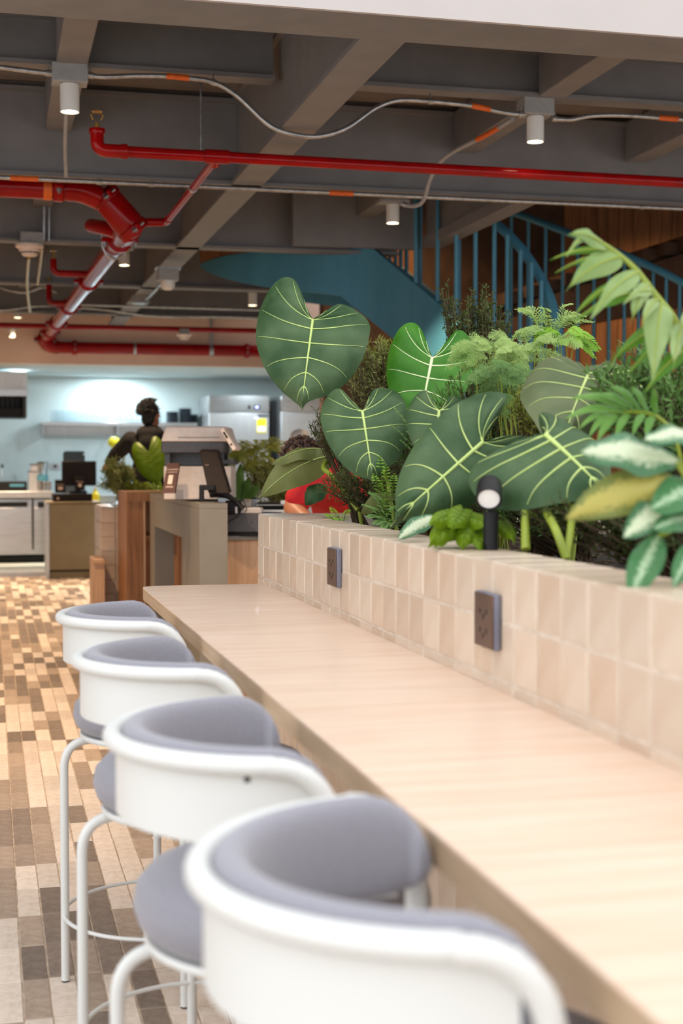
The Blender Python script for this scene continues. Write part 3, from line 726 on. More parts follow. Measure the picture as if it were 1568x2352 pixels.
for i, (x, y, a, lab) in enumerate(spots):
    o = stool if i == 0 else copy_tree(stool)
    o.location = (x, y, .004); o.rotation_euler = (0, 0, math.radians(a)); o['label'] = lab; o['group'] = 'bar stools along the oak counter'
    if i == 2:
        MB().lathe([(.001, 0), (.0045, 0), (.0045, .004), (.001, .004)], (-.09, -.239, .957), 10, Matrix.Rotation(math.pi / 2, 3, 'X')).build('screw', 'dark_rubber').parent = o

# ================================================================== BLUE STAIR
st = thing('spiral_stair', 'blue steel curved staircase with vertical bar railings behind the plants', 'staircase', (3.6, 11.5, 0))
rows = [(1140, 10.0, 818, 960), (1060, 10.35, 745, 912), (1010, 10.6, 700, 868), (950, 10.9, 650, 818), (905, 11.1, 612, 780), (850, 11.3, 566, 735), (820, 11.35, 566, 711), (780, 11.4, 567, 678), (740, 11.45, 568, 674), (700, 11.55, 570, 670), (650, 11.7, 573, 664),
        (600, 11.85, 577, 658), (560, 12.0, 581, 650), (520, 12.2, 587, 641), (490, 12.4, 594, 631), (470, 12.65, 601, 621), (459, 13.0, 607, 613)]
outer = [(at(u, a, d), at(u, b, d)) for u, d, a, b in rows]
def plate(pairs, t, name, m, parent):
    vs, fs, k = [], [], len(pairs)
    for i, (a, b) in enumerate(pairs):
        d = (pairs[min(i + 1, k - 1)][0] - pairs[max(i - 1, 0)][0]); d.z = 0; d.normalize(); nr = Vector((d.y, -d.x, 0)) * t
        b = Vector((a.x, a.y, b.z))
        vs += [a, b, b + nr, a + nr]
    for i in range(k - 1):
        for j in range(4): fs.append((i * 4 + j, i * 4 + (j + 1) % 4, (i + 1) * 4 + (j + 1) % 4, (i + 1) * 4 + j))
    fs += [(3, 2, 1, 0), tuple((k - 1) * 4 + j for j in range(4))]
    return MB().add(vs, fs).build(name, m, parent, smooth=True)
plate(outer, .045, 'outer_stringer', 'blue_steel', st)
# the far, inner stringer and the treads between
inn = [(a + Vector((.55, 1.05, .0)), Vector((b.x + .55, b.y + 1.05, b.z))) for a, b in outer[:12]]
plate(inn, .045, 'inner_stringer', 'blue_steel', st)
for i in range(0, 8):
    a, b = outer[i]; c = inn[i][0]; a = a.lerp(c, .12); c = c.lerp(a, .1); z = a.z - .2
    w = Vector((a.y - c.y, c.x - a.x, 0)).normalized() * .10
    MB().prism([((a + w * .9).x, (a + w * .9).y), ((c + w * .9).x, (c + w * .9).y), ((c - w * .9).x, (c - w * .9).y), ((a - w * .9).x, (a - w * .9).y)], z - .04, z).build('tread', 'dark_concrete', st)
# curved brown fascia of the floor opening above the turn
fas = [(at(u, a, d + .03) + Vector((0, 0, .30)), at(u, a, d + .03)) for u, d, a, b in rows[8:]]
plate(fas, .03, 'opening_fascia', 'concrete', st)
# near handrail and its bars
railA = smooth_path([at(1040, 430, 10.9), at(1090, 470, 10.75), at(1140, 515, 10.6), at(1175, 547, 10.5), at(1212, 592, 10.4), at(1245, 645, 10.3), at(1268, 700, 10.2), at(1281, 760, 10.15), at(1287, 830, 10.1), at(1288, 960, 10.1)], 6)
MB().tube(railA, .036, 14).build('handrail', 'blue_steel', st, smooth=True)
def bar(u, v0, v1, d, r=.0165): 
    a = at(u, v0, d); b = Vector((a.x, a.y, at(u, v1, d).z)); MB().tube([a, b], r, 10).build('baluster', 'blue_steel', st, smooth=True)
for (u, v0, v1, d) in ((955, 430, 660, 10.9), (965, 440, 672, 11.5), (1005, 450, 706, 10.65), (1048, 440, 745, 10.4), (1054, 460, 760, 10.9), (1092, 475, 780, 10.35), (1135, 512, 830, 10.3), (1165, 540, 870, 10.3), (1195, 575, 900, 10.25), (1220, 604, 900, 10.2), (1243, 645, 900, 10.2)):
    bar(u, v0, v1, d)
for (u, v0, v1) in ((862, 470, 590), (876, 470, 596), (895, 470, 612), (908, 470, 625), (920, 470, 636), (933, 470, 648)):
    bar(u, v0, v1, 12.0, .017)
railB = smooth_path([at(1110, 470, 12.6), at(1190, 492, 12.2), at(1300, 533, 11.8), at(1400, 572, 11.5), at(1480, 606, 11.3), at(1560, 645, 11.1), at(1680, 712, 10.8)], 5)
MB().tube(railB, .030, 12).build('handrail', 'blue_steel', st, smooth=True)
for k, u in enumerate((1174, 1213, 1253, 1292, 1327, 1364, 1399, 1434, 1467, 1500, 1530, 1561, 1592)):
    d = 12.2 - (u - 1190) * .003; bar(u, 492 + (u - 1190) * .40, 850, d, .0145)
# upper flight seen from below, rising to the right
a, b = at(1190, 700, 14.4), at(1640, 560, 13.4)
fl = thing('upper_flight', 'dark brown underside of an upper stair flight against the board-marked wall', 'staircase', (a.x, a.y, a.z))
c, d = at(1190, 770, 14.4), at(1640, 690, 13.4)
MB().add([a, b, d, c] + [p + Vector((0, 1.0, 0)) for p in (a, b, d, c)], [(0, 1, 2, 3), (7, 6, 5, 4), (0, 4, 5, 1), (1, 5, 6, 2), (2, 6, 7, 3), (3, 7, 4, 0)]).build('flight_slab', 'dark_concrete', fl)
for i in range(10):
    p = a.lerp(b, (i + .5) / 10); MB().box(p.x - .15, p.x + .15, p.y + .1, p.y + .9, p.z, p.z + .12).build('step', 'dark_concrete', fl)
# wall washers of the stair hall
for (x, y, z, w, lab) in ((7.6, 13.6, 5.0, 230, 'recessed warm downlight over the board-marked wall, right one'), (4.0, 13.9, 5.0, 170, 'recessed warm downlight over the board-marked wall, left one')):
    t = thing('hall_downlight', lab, 'light', (x, y, z))
    MB().lathe([(.04, 0), (.06, 0), (.06, .399), (.001, .399)], (x, y, z), 18).build('can', 'white_metal', t, smooth=True)
    MB().lathe([(.001, .01), (.039, .01), (.039, .012), (.001, .012)], (x, y, z), 16).build('lens', 'lamp_glow', t)
    spot_light(t, (x, y, z - .02), w, (1, .62, .3), 120)

# ================================================================== SERVICE COUNTER (till and printer)
tc = thing('service_counter', 'taupe grey portal-shaped service counter carrying the printer', 'counter', (1.22, 9.2, 0))
X0, X1, Y0, Y1, ZT = 1.14, 1.30, 7.95, 10.5, 1.152
MB().box(X0, X1, Y0 + .001, Y1, ZT - .03, ZT).box(X1, X1 + .2, 8.3, 9.2, ZT - .03, ZT).build('top', 'taupe', tc, bevel=.002)
MB().box(X0, X1, Y0, 8.72, 0, ZT - .031).build('near_post', 'taupe', tc, bevel=.002)
MB().box(X0, X1, 10.22, Y1, 0, ZT - .031).build('far_post', 'taupe', tc, bevel=.002)
MB().box(X0, X1, 8.722, 10.218, .92, ZT - .031).build('apron', 'taupe', tc, bevel=.002)
MB().box(X1 - .02, X1, 8.722, 9.25, 0, .919).build('niche_panel', 'wood_brown', tc)
MB().box(X1 - .02, X1, 9.26, 10.218, 0, .919).build('niche_panel', 'wood_brown', tc)
MB().box(X0 + .04, X1 - .02, 9.22, 9.25, 0, .919).build('divider', 'wood_brown', tc)
sc = thing('staff_cabinet', 'pale wood staff cabinet with a thin grey top, right of the taupe counter', 'cabinet', (1.7, 8.6, 0))
MB().box(X1 + .004, 2.6, 8.25, 9.0, 0, .925).build('body', 'wood_pale', sc, bevel=.002)
MB().box(X1 + .004, 2.6, 8.22, 9.0, .926, .952).build('worktop', 'taupe', sc, bevel=.002)
MB().box(X1 + .28, X1 + .284, 8.246, 8.25, .1, .9).build('panel_joint', 'dark_rubber', sc)
# wooden shelf unit and tiled pillar beyond
su = thing('shelf_unit', 'brown wooden open shelf unit between the taupe counter and the tiled pillar', 'shelf', (1.05, 10.9, 0))
MB().box(.975, 1.005, 10.56, 11.3, 0, 1.089).build('side_panel', 'wood_brown', su)
MB().box(1.006, 1.095, 10.56, 10.60, 0, 1.09).build('front_panel', 'wood_brown', su)
MB().box(.975, 1.45, 10.55, 11.3, 1.09, 1.155).build('top', 'wood_brown', su)
MB().box(1.097, 1.112, 10.56, 11.3, 0, 1.088).build('side_panel', 'wood_pale', su)
for z in (.15, .80): MB().box(1.114, 1.45, 10.60, 11.3, z, z + .03).build('shelf_board', 'wood_brown', su)
MB().box(1.114, 1.45, 11.27, 11.3, 0, 1.088).build('back_panel', 'wood_brown', su)
pil = thing('tiled_pillar', 'square brown tiled planter pillar beyond the shelf unit', 'planter', (1.2, 11.9, 0))
MB().box(.875, 1.9, 11.61, 12.3, 0, 1.003).box(.875, .99, 11.61, 12.3, 1.003, 1.006).build('core', 'grout', pil)
pt = tile_mesh(.112, .012, .112, 'tile_tan'); pt2 = tile_mesh(.012, .112, .112, 'tile_tan'); pt3 = tile_mesh(.112, .112, .012, 'tile')
for r in range(9):
    for c in range(4):
        put_tile(pt, (.865 + (c + .5) * TP, 11.604, 1.003 - (r + .5) * TP), pil, .0008)
    for c in range(6): put_tile(pt2, (.869, 11.61 + (c + .5) * TP, 1.003 - (r + .5) * TP), pil, .0008)
for c in range(4): put_tile(pt3, (.87 + (c + .5) * TP, 11.61 + .056, 1.010), pil, .0008)
for c in range(1, 6): put_tile(pt3, (.87 + .5 * TP, 11.61 + (c + .5) * TP, 1.010), pil, .0008)
MB().box(.99, 1.88, 11.73, 12.28, 1.003, 1.01).build('soil_bed', 'soil', pil)
bn = thing('low_bench', 'low wooden bench end standing against the tiled pillar', 'bench', (.82, 11.4, 0))
MB().box(.772, .862, 11.22, 11.59, 0, .585).build('end_panel', 'wood_pale', bn)
MB().box(.772, .862, 11.2, 11.595, .586, .62).build('seat_board', 'wood_pale', bn, bevel=.003)

# ---- printer
pr = thing('printer', 'cream and charcoal multifunction office printer on the taupe counter', 'printer', (1.4, 8.6, ZT))
RZ = Matrix.Rotation(-PSI * .85, 3, 'Z')
pc = at(450, 1150, 8.55); pc.z = ZT
def pbox(name, u0, u1, v0, v1, d0, depth, m, par=pr, bevel=.006, pinch=0):
    """box with its front face at distance d0 spanning photo columns u0..u1, rows v0..v1"""
    a = at(u0, v1, d0); b = at(u1, v0, d0); w = (b - a).dot(RT); h = b.z - a.z
    mb = MB(); f = Vector((FW.x, FW.y, 0)).normalized(); pts = []
    for dd in (0, depth):
        for (x, z, k) in ((0, 0, 0), (w, 0, 0), (w, h, 1), (0, h, 1)):
            ins = pinch * k; xx = min(max(x, ins), w - ins); d2 = dd + (ins if dd == 0 else -ins)
            pts.append(a + RT * xx + f * d2 + Vector((0, 0, z)))
    mb.add(pts, [(0, 1, 2, 3), (7, 6, 5, 4), (0, 4, 5, 1), (1, 5, 6, 2), (2, 6, 7, 3), (3, 7, 4, 0)])
    return mb.build(name, m, par, bevel=bevel)
body = pbox('body', 376, 530, 1071, 1147, 8.35, .42, 'cream_plastic')
pbox('output_bay', 392, 514, 1038, 1071, 8.45, .3, 'charcoal')
pbox('corner_post', 378, 390, 1036, 1071, 8.37, .05, 'charcoal', bevel=.002)
pbox('scanner', 370, 514, 1014, 1040, 8.32, .46, 'charcoal')
lid = pbox('document_feeder', 369, 530, 979, 1014, 8.31, .46, 'cream_plastic', bevel=.01, pinch=.025)
pbox('feeder_seam', 409, 505, 1004, 1005, 8.308, .004, 'charcoal', lid, bevel=0)
cp = pbox('panel_arm', 500, 522, 1018, 1068, 8.5, .06, 'black_plastic')
# tilted control panel
a, b = at(516, 986, 8.2), at(545, 1033, 8.12)
ax = (b - a).normalized(); wid = Vector((.3, .95, 0)).normalized(); nz = ax.cross(wid)
pn = MB().obox((a + b) / 2, ((b - a).length, .24, .028), Matrix((ax, wid, nz)).transposed()).build('control_panel', 'cream_plastic', pr, bevel=.004)
MB().obox(a.lerp(b, .3) - wid * .121, (.05, .004, .012), Matrix((ax, wid, nz)).transposed()).obox(a.lerp(b, .75) - wid * .121, (.012, .004, .012), Matrix((ax, wid, nz)).transposed()).build('panel_port', 'black_plastic', pn)
for k in range(8): pbox('vent_slot', 442, 470, 1073 + k * 3.4, 1074.2 + k * 3.4, 8.348, .006, 'charcoal', body, bevel=0)
for k in range(12): pbox('vent_slot', 403, 421, 1108 + k * 3.5, 1109.2 + k * 3.5, 8.348, .006, 'charcoal', body, bevel=0)
pbox('tray_edge', 506, 536, 1056, 1066, 8.4, .4, 'charcoal', bevel=.002)
# ---- point of sale screen seen from behind, leaning
ps = thing('till_screen', 'dark brown till screen seen from behind, leaning in front of the printer', 'screen', at(490, 1150, 8.1))
q = [at(457, 1035, 8.16), at(499, 1036, 8.16), at(528, 1134, 8.05), at(478, 1133, 8.05)]
back = Vector((.02, .05, .01))
MB().add(q + [p + back for p in q], [(3, 2, 1, 0), (4, 5, 6, 7), (0, 1, 5, 4), (1, 2, 6, 5), (2, 3, 7, 6), (3, 0, 4, 7)]).build('screen_back', 'brown_plastic', ps, bevel=.006)
pbox('stand_post', 457, 467, 1114, 1153, 8.02, .05, 'black_plastic', ps, .003)
pbox('stand_arm', 457, 492, 1114, 1126, 8.02, .08, 'black_plastic', ps, .003)
for (dx, dy) in ((0, 0), (8, 0), (0, 9), (8, 9), (4, 4)): pbox('screw_mark', 472 + dx * .6, 473.6 + dx * .6, 1067 + dy * .8, 1068.2 + dy * .8, 8.12, .004, 'print', ps, 0)
# ---- card sign (writing kept, code left blank)
sg = thing('card_sign', 'maroon standing card sign with a pale square, beside the printer vents', 'sign', at(392, 1135, 8.2))
q = [at(384, 1064, 8.22), at(412, 1063, 8.22), at(401, 1133, 8.14), at(372, 1133, 8.14)]
back = Vector((.01, .025, .0))
MB().add(q + [p + back for p in q], [(3, 2, 1, 0), (4, 5, 6, 7), (0, 1, 5, 4), (1, 2, 6, 5), (2, 3, 7, 6), (3, 0, 4, 7)]).build('card', 'maroon', sg)
right = (q[1] - q[0]).normalized(); upv = (q[0] - q[3]).normalized(); nrm = right.cross(upv)
upo = nrm.cross(right)
def on_card(fx, fy): 
    top = q[0].lerp(q[1], fx); bot = q[3].lerp(q[2], fx); return bot.lerp(top, fy) + nrm * .0015
MB().add([on_card(.30, .30), on_card(.66, .30), on_card(.66, .60), on_card(.30, .60)], [(0, 1, 2, 3)]).build('pale_square', 'print', sg)
text_mesh('lettering', 'Cuéntanos', .0165, 'print', sg, face_matrix(on_card(.5, .76), right, upv), shear=.3)
text_mesh('lettering', 'TU EXPERIENCIA', .0085, 'print', sg, face_matrix(on_card(.5, .68), right, upv))
for k, w in enumerate((.56, .62)):
    MB().add([on_card(.5 - w / 2, .22 - k * .035), on_card(.5 + w / 2, .22 - k * .035), on_card(.5 + w / 2, .235 - k * .035), on_card(.5 - w / 2, .235 - k * .035)], [(0, 1, 2, 3)]).build('text_line', 'print', sg)
# ---- cash drawer, terminal, cables, papers
cd = thing('cash_register', 'charcoal cash drawer on the staff cabinet beside the tiled wall', 'drawer', at(550, 1230, 8.3))
pbox('body', 512, 640, 1180, 1222, 8.3, .4, 'charcoal', cd, .004); pbox('base_gap', 513, 640, 1222, 1232, 8.33, .36, 'black_plastic', cd, 0)
pbox('latch', 510, 516, 1187, 1203, 8.295, .02, 'cream_plastic', cd, .001)
tm = thing('card_terminal', 'black curved handset cradle lying on the cash drawer', 'handset', at(530, 1170, 8.25))
MB().tube(smooth_path([at(481, 1136, 8.2), at(505, 1133, 8.2), at(528, 1142, 8.2), at(547, 1158, 8.2), at(557, 1170, 8.2)], 6), [.018 + .006 * math.sin(i * .3) for i in range(25)], 10).build('handset', 'black_plastic', tm, smooth=True)
pbox('cradle', 516, 552, 1150, 1178, 8.22, .12, 'black_plastic', tm, .01); pbox('label_plate', 540, 545, 1164, 1179, 8.21, .01, 'paper', tm, 0)
pbox('side_rest', 500, 530, 1142, 1160, 8.3, .06, 'galv', tm, .004)
cb = thing('black_cable', 'thin black cable drooping over the front of the cash drawer', 'cable', at(530, 1190, 8.2))
MB().tube(smooth_path([at(548, 1170, 8.2), at(546, 1186, 8.2), at(530, 1195, 8.2), at(520, 1200, 8.22), at(513, 1194, 8.25)], 6), .004, 6).tube(smooth_path([at(546, 1160, 8.25), at(556, 1148, 8.25), at(566, 1168, 8.25), at(563, 1176, 8.25)], 6), .003, 6).build('cable', 'black_plastic', cb, smooth=True)
for k, (u0, u1, v0, v1, d, m, lab, cat, nm) in enumerate((
        (551, 600, 1168, 1179, 8.35, 'cream_plastic', 'cream flat box lying on the cash drawer', 'box', 'flat_box'),
        (560, 577, 1149, 1167, 8.9, 'print', 'small pinkish packet standing behind the cash drawer', 'packet', 'packet'),
        (578, 588, 1146, 1166, 8.95, 'galv', 'small shiny canister behind the cash drawer', 'canister', 'canister'))):
    t = thing(nm, lab, cat, at(u0, v1, d)); pbox('body', u0, u1, v0, v1, d, .08 if k else .2, m, t, .003)
    if k == 2: pbox('lid', u0, u1, v0 - 3, v0, d, .08, 'black_plastic', t, .002)
    if k == 1: pbox('fold', u0, u1, v0 - 2, v0, d + .03, .02, m, t, 0)
    if k == 0: pbox('flap', u0, u1 - 4, v0 - 1.5, v0, d + .02, .16, 'paper', t, 0)
pp = thing('paper_tray', 'black wire paper tray with white sheets beyond the cash drawer', 'tray', at(620, 1165, 8.8))
for k in range(4):
    pbox('rack', 588, 652, 1155 + k * 4.5, 1156.5 + k * 4.5, 8.7, .25, 'black_plastic' if k != 1 else 'paper', pp, 0)
pbox('sheet_stack', 600, 655, 1172, 1176, 8.6, .3, 'paper', pp, .002)
pbox('white_box', 644, 654, 1150, 1158, 8.65, .1, 'paper', pp, .002)
# staff side worktop behind the planter, under the leaning person's arm
ct = thing('back_worktop', 'pale staff worktop just beyond the far end of the planter', 'counter', (2.0, 6.4, 0))
MB().box(1.3, 2.9, 6.05, 6.5, 1.03, 1.07).build('top', 'oak', ct, bevel=.003); MB().box(1.35, 2.85, 6.1, 6.45, 0, 1.029).build('body', 'wood_pale', ct)

# ================================================================== KITCHEN
KZ = SOF_Z
for (u, v, lab) in ((345, 851, 'round cool recessed downlight in the kitchen ceiling, left one'), (604, 856, 'round cool recessed downlight in the kitchen ceiling, right one')):
    r = FW + RT * ((u - CX) / F_PX) + UP * ((CY - v) / F_PX); p = Vector((0, 0, EYE)) + r * ((KZ - EYE) / r.z)
    t = thing('recessed_downlight', lab, 'light', p, 'kitchen downlights')
    MB().lathe([(.001, -.006), (.105, -.006), (.105, -.001), (.001, -.001)], p, 28).build('lens', 'led_glow', t); MB().lathe([(.106, -.008), (.125, -.008), (.125, -.001), (.106, -.001)], p, 28).build('ring', 'white_metal', t)
    l = bpy.data.lights.new('lamp', 'AREA'); l.shape = 'DISK'; l.size = .2; l.energy = KITCHEN_W; l.color = COOL
    o = bpy.data.objects.new('lamp', l); col.objects.link(o); o.location = p + Vector((0, 0, -.012)); child(o, t)
for k, (x, y) in enumerate(((1.72, 20.3), (.4, 19.4), (-1.2, 19.4), (6.0, 19.4))):
    t = thing('recessed_downlight', 'round cool recessed kitchen downlight, hidden or beyond the left and right edges', 'light', (x, y, KZ), 'kitchen downlights')
    p = Vector((x, y, KZ))
    MB().lathe([(.001, -.006), (.105, -.006), (.105, -.001), (.001, -.001)], p, 28).build('lens', 'led_glow', t); MB().lathe([(.106, -.008), (.125, -.008), (.125, -.001), (.106, -.001)], p, 28).build('ring', 'white_metal', t)
    l = bpy.data.lights.new('lamp', 'AREA'); l.shape = 'DISK'; l.size = .2; l.energy = KITCHEN_W * (1.5 if k == 0 else 1); l.color = COOL
    o = bpy.data.objects.new('lamp', l); col.objects.link(o); o.location = p + Vector((0, 0, -.012)); child(o, t)
def on_y(u, v, y):
    r = FW + RT * ((u - CX) / F_PX) + UP * ((CY - v) / F_PX); return Vector((0, 0, EYE)) + r * (y / r.y)
def kbox(mb, u0, u1, v0, v1, y, dep):
    a, b = on_y(u0, v1, y), on_y(u1, v0, y); return mb.box(a.x, b.x, y, y + dep, a.z, b.z)
def kb(name, u0, u1, v0, v1, y, dep, m, par, bevel=.004): return kbox(MB(), u0, u1, v0, v1, y, dep).build(name, m, par, bevel=bevel)
# olive till cabinet
oc = thing('till_cabinet', 'plain olive brown till cabinet at the kitchen entrance', 'cabinet', on_y(160, 1330, 16.95))
kb('body', 113, 232, 1157, 1310, 17.0, .62, 'olive', oc); kb('plinth', 113, 232, 1311.5, 1329, 17.02, .55, 'olive', oc, .002); kb('edge_trim', 107, 112.5, 1155, 1329, 16.98, .62, 'stainless_soft', oc, .002); kb('top', 107, 232, 1152.5, 1156.5, 16.97, .65, 'olive', oc, .002)
struct(MB().box(-4.4, 1.0, 17.35, 18.4, 0, .05).build('floor_step', 'stainless_soft')); struct(MB().box(-4.4, 1.0, 17.85, 18.4, .05, .09).build('floor_step_upper', 'kitchen_paint'))
# stainless undercounter fridge
fr = thing('undercounter_fridge', 'low stainless undercounter fridge with dark handle slots at far left', 'fridge', on_y(50, 1303, 18.4))
kb('plinth', -80, 106, 1277, 1301, 18.45, .5, 'black_plastic', fr, 0); kb('carcass', -80, 118, 1146, 1276, 18.42, .6, 'stainless', fr)
kb('worktop', -80, 122, 1128, 1145, 18.36, .68, 'stainless_soft', fr, .008)
for (u0, u1) in ((-75, 73), (78, 118)):
    d = kb('door', u0, u1, 1166, 1270, 18.39, .03, 'stainless', fr, .005); kb('door_rail', u0, u1, 1147, 1151, 18.39, .03, 'stainless', d, .002)
    kb('handle_slot', u0 if u0 < 0 else 87, 63 if u0 < 0 else 118, 1153, 1165, 18.385, .03, 'black_plastic', d, 0)
kb('door_gap', 73.6, 77.4, 1146, 1262, 18.415, .01, 'dark_rubber', fr, 0)
# extractor hood
hd = thing('extractor_hood', 'stainless extractor hood with dark filters at far left of the kitchen', 'hood', on_y(20, 950, 18.9))
kb('canopy', -120, 62, 854, 894, 18.9, .8, 'stainless_soft', hd, .003); kb('lip', -120, 63, 894.5, 908, 18.87, .83, 'stainless', hd, .003); kb('filter_back', -120, 54, 909, 937, 19.3, .2, 'black_plastic', hd, 0)
kb('side_panel', 54.5, 61, 909, 959, 18.9, .8, 'charcoal', hd, .002); kb('grease_tray', -120, 53, 938, 958, 19.0, .7, 'black_plastic', hd, .002)
for k in range(9): kb('baffle', 2 + k * 11.5 - 55, 5 + k * 11.5 - 55, 910, 936, 19.28, .02, 'charcoal', hd, 0)
# wall shelf with glasses and plates
sh = thing('wall_shelf', 'long stainless wall shelf holding glasses and dark plates', 'shelf', on_y(270, 975, 20.4))
kb('board', 95, 452, 971, 977, 20.38, .36, 'stainless', sh, .002); kb('back_rail', 100, 452, 978, 998, 20.70, .045, 'stainless_soft', sh, 0)
for u in (96, 268, 448): kb('bracket', u, u + 5, 978, 1003 if u < 100 else 996, 20.4, .34, 'galv', sh, 0)
zt = on_y(270, 971, 20.4).z
g = MB().lathe([(.001, 0), (.03, 0), (.033, .004), (.036, .17), (.033, .17), (.030, .01), (.001, .01)], (0, 0, 0), 16).build('drinking_glass', 'glass', smooth=True)
rg = random.Random(3); first = True
xa, xb = on_y(122, 971, 20.5).x, on_y(372, 971, 20.5).x; ng = 19
for r_ in range(2):
    for k in range(ng):
        if xa + (xb - xa) * (k + r_ * .5) / ng > xb: continue
        o = g if first else g.copy(); first or col.objects.link(o); first = False
        o.location = (xa + (xb - xa) * (k + r_ * .5) / ng, 20.46 + r_ * .12, zt + .001); o.scale = (1, 1, rg.choice((1, 1, 1.04)))
        tag(o, 'clear tumbler in the double row of glasses on the stainless shelf', 'glass', 'glasses on the kitchen shelf')
pl = MB().lathe([(.001, 0), (.05, 0), (.092, .014), (.095, .02), (.09, .02), (.05, .008), (.001, .008)], (0, 0, 0), 22).build('plate', 'plate', smooth=True); first = True
for (u, cnt, lab) in ((396, 10, 'slate plate in the left stack on the stainless shelf'), (425, 13, 'slate plate in the tall middle stack on the stainless shelf'), (440, 8, 'slate plate in the short right stack on the stainless shelf')):
    p = on_y(u, 971, 20.475 if u < 430 else 20.645)
    for k in range(cnt):
        o = pl if first else pl.copy(); first or col.objects.link(o); first = False
        o.location = (p.x, p.y, zt + .001 + k * .0158); tag(o, lab, 'plate', 'stacked plates on the kitchen shelf')
# tall refrigerators
for (u0, u1, lab) in ((480, 618, 'tall stainless refrigerator with a yellow notice on its door'), (645, 800, 'tall stainless refrigerator behind the leaves, right of the first')):
    y = 19.75; t = thing('refrigerator', lab, 'refrigerator', on_y(u0, 1180, y))
    a = on_y(u0, 908, y); b = on_y(u1, 908, y)
    MB().box(a.x, b.x, y + .04, BACK_Y - .02, .08, a.z).build('cabinet', 'stainless_soft', t, bevel=.004)
    MB().box(a.x + .03, b.x - .03, y + .1, BACK_Y - .06, 0, .08).build('base', 'black_plastic', t)
    hd2 = kb('head_panel', u0, u1, 909, 946, y, .04, 'stainless', t, .003); kb('door', u0 + 1, u1 - 1, 949, 1300, y, .04, 'stainless_soft', t, .005)
    kb('panel_seam', u0 + 10, u1 - 12, 921, 922, y - .004, .004, 'galv', hd2, 0)
    if u0 < 600:
        kb('control_switch', 570, 575, 931, 939, y - .012, .012, 'black_plastic', hd2, .001); k2 = kb('display', 584, 597, 931, 939, y - .012, .012, 'black_plastic', hd2, .001)
        kb('digits', 587, 593, 933, 937, y - .015, .003, 'blue_led', k2, 0)
        kb('notice', 590, 611, 962, 994, y - .006, .005, 'yellow', t, 0); kb('notice_sheet', 592, 610, 979, 991, y - .009, .003, 'paper', t, 0)
        kb('maker_plate', 592, 616, 951, 958, y - .006, .005, 'charcoal', t, 0); kb('sticker', 584, 593, 959, 961, y - .006, .005, 'blue_led', t, 0)  # sticker takes on the display's glow, no lamp there
    if u0 < 600: kb('side_gap', u1 + 2, u1 + 16, 920, 1250, y + .3, .05, 'black_plastic', t, 0)
# things on the kitchen worktops and the till
def item(name, lab, cat, parts, y, v1, u0):
    t = thing(name, lab, cat, on_y(u0, v1, y))
    for p in parts: kb(p[0], p[1], p[2], p[3], p[4], y + (p[7] if len(p) > 7 else 0), p[5], p[6], t, .003)
    return t
ms = item('monitor', 'black till monitor seen from behind on the olive cabinet', 'monitor', [('screen', 142, 221, 1059, 1116, .03, 'black_plastic'), ('bezel', 144, 219, 1061, 1114, .01, 'brown_plastic', -.009), ('stand', 172, 186, 1116, 1134, .06, 'black_plastic', .02), ('foot', 160, 200, 1127, 1134, .16, 'black_plastic', -.02)], 17.25, 1134, 142)
dr = item('cash_box', 'black cash box under the monitor', 'drawer', [('body', 122, 212, 1134, 1152.2, .4, 'black_plastic'), ('front', 124, 210, 1136, 1150, .012, 'brown_plastic', -.011), ('pale_sticker', 130, 136, 1143, 1147, .004, 'print', -.015)], 17.1, 1152, 122)
for (u0, u1, v0, v1, lab) in ((126, 150, 1102, 1132, 'small dark sign card standing left of the till monitor'), (173, 193, 1095, 1126, 'small dark sign card standing before the till monitor')):
    t = item('sign_card', lab, 'sign', [('card', u0, u1, v0, v1, .012, 'brown_plastic'), ('pale_square', u0 + 7, u1 - 6, v0 + 16, v0 + 23, .003, 'print', -.0035)], 17.13, v1, u0)
    a = on_y((u0 + u1) / 2, v0 + 13, 17.126); text_mesh('lettering', 'Propina', .028, 'print', t, face_matrix(a, (1, 0, 0), (0, 0, 1)))
item('label_printer', 'small dark grey machine on the back worktop above the monitor', 'machine', [('body', 147, 195, 1040, 1155.3, .25, 'plate'), ('top_lid', 149, 193, 1036, 1040, .22, 'charcoal', .01), ('side_light', 191, 194, 1042, 1046, .01, 'paper', -.01)], 18.85, 1155, 147)
item('food_tub', 'clear plastic tub with a dark lid on the left kitchen worktop', 'tub', [('tub', 71, 100, 1068, 1082, .2, 'stainless_soft'), ('lid', 69, 102, 1065, 1068, .22, 'charcoal', -.01), ('lower_tub', 66, 97, 1084, 1126, .2, 'stainless_soft', .01), ('lower_lid', 64, 94, 1081.5, 1083.5, .22, 'charcoal', .0)], 18.62, 1128, 64)
item('black_tray', 'flat black tray with a blue sheen at far left of the kitchen worktop', 'tray', [('tray', -20, 62, 1106, 1127, .3, 'black_plastic'), ('blue_sheen', 22, 56, 1112, 1118, .01, 'blue_steel', -.009)], 18.6, 1128, 0)  # the blue sheen is a coloured box laid on the tray
t = thing('blender_jar', 'glass blender jar with a blue collar beside the plastic tubs', 'jar', on_y(98, 1127, 18.55)); p = on_y(98, 1127, 18.55)
MB().lathe([(.05, .0), (.055, .16), (.07, .36), (.065, .37), (.045, .17), (.04, 0)], p, 18).build('jar', 'glass', t, smooth=True); MB().lathe([(.06, .13), (.072, .13), (.072, .2), (.06, .2)], p, 18).build('collar', 'blue_steel', t, smooth=True)
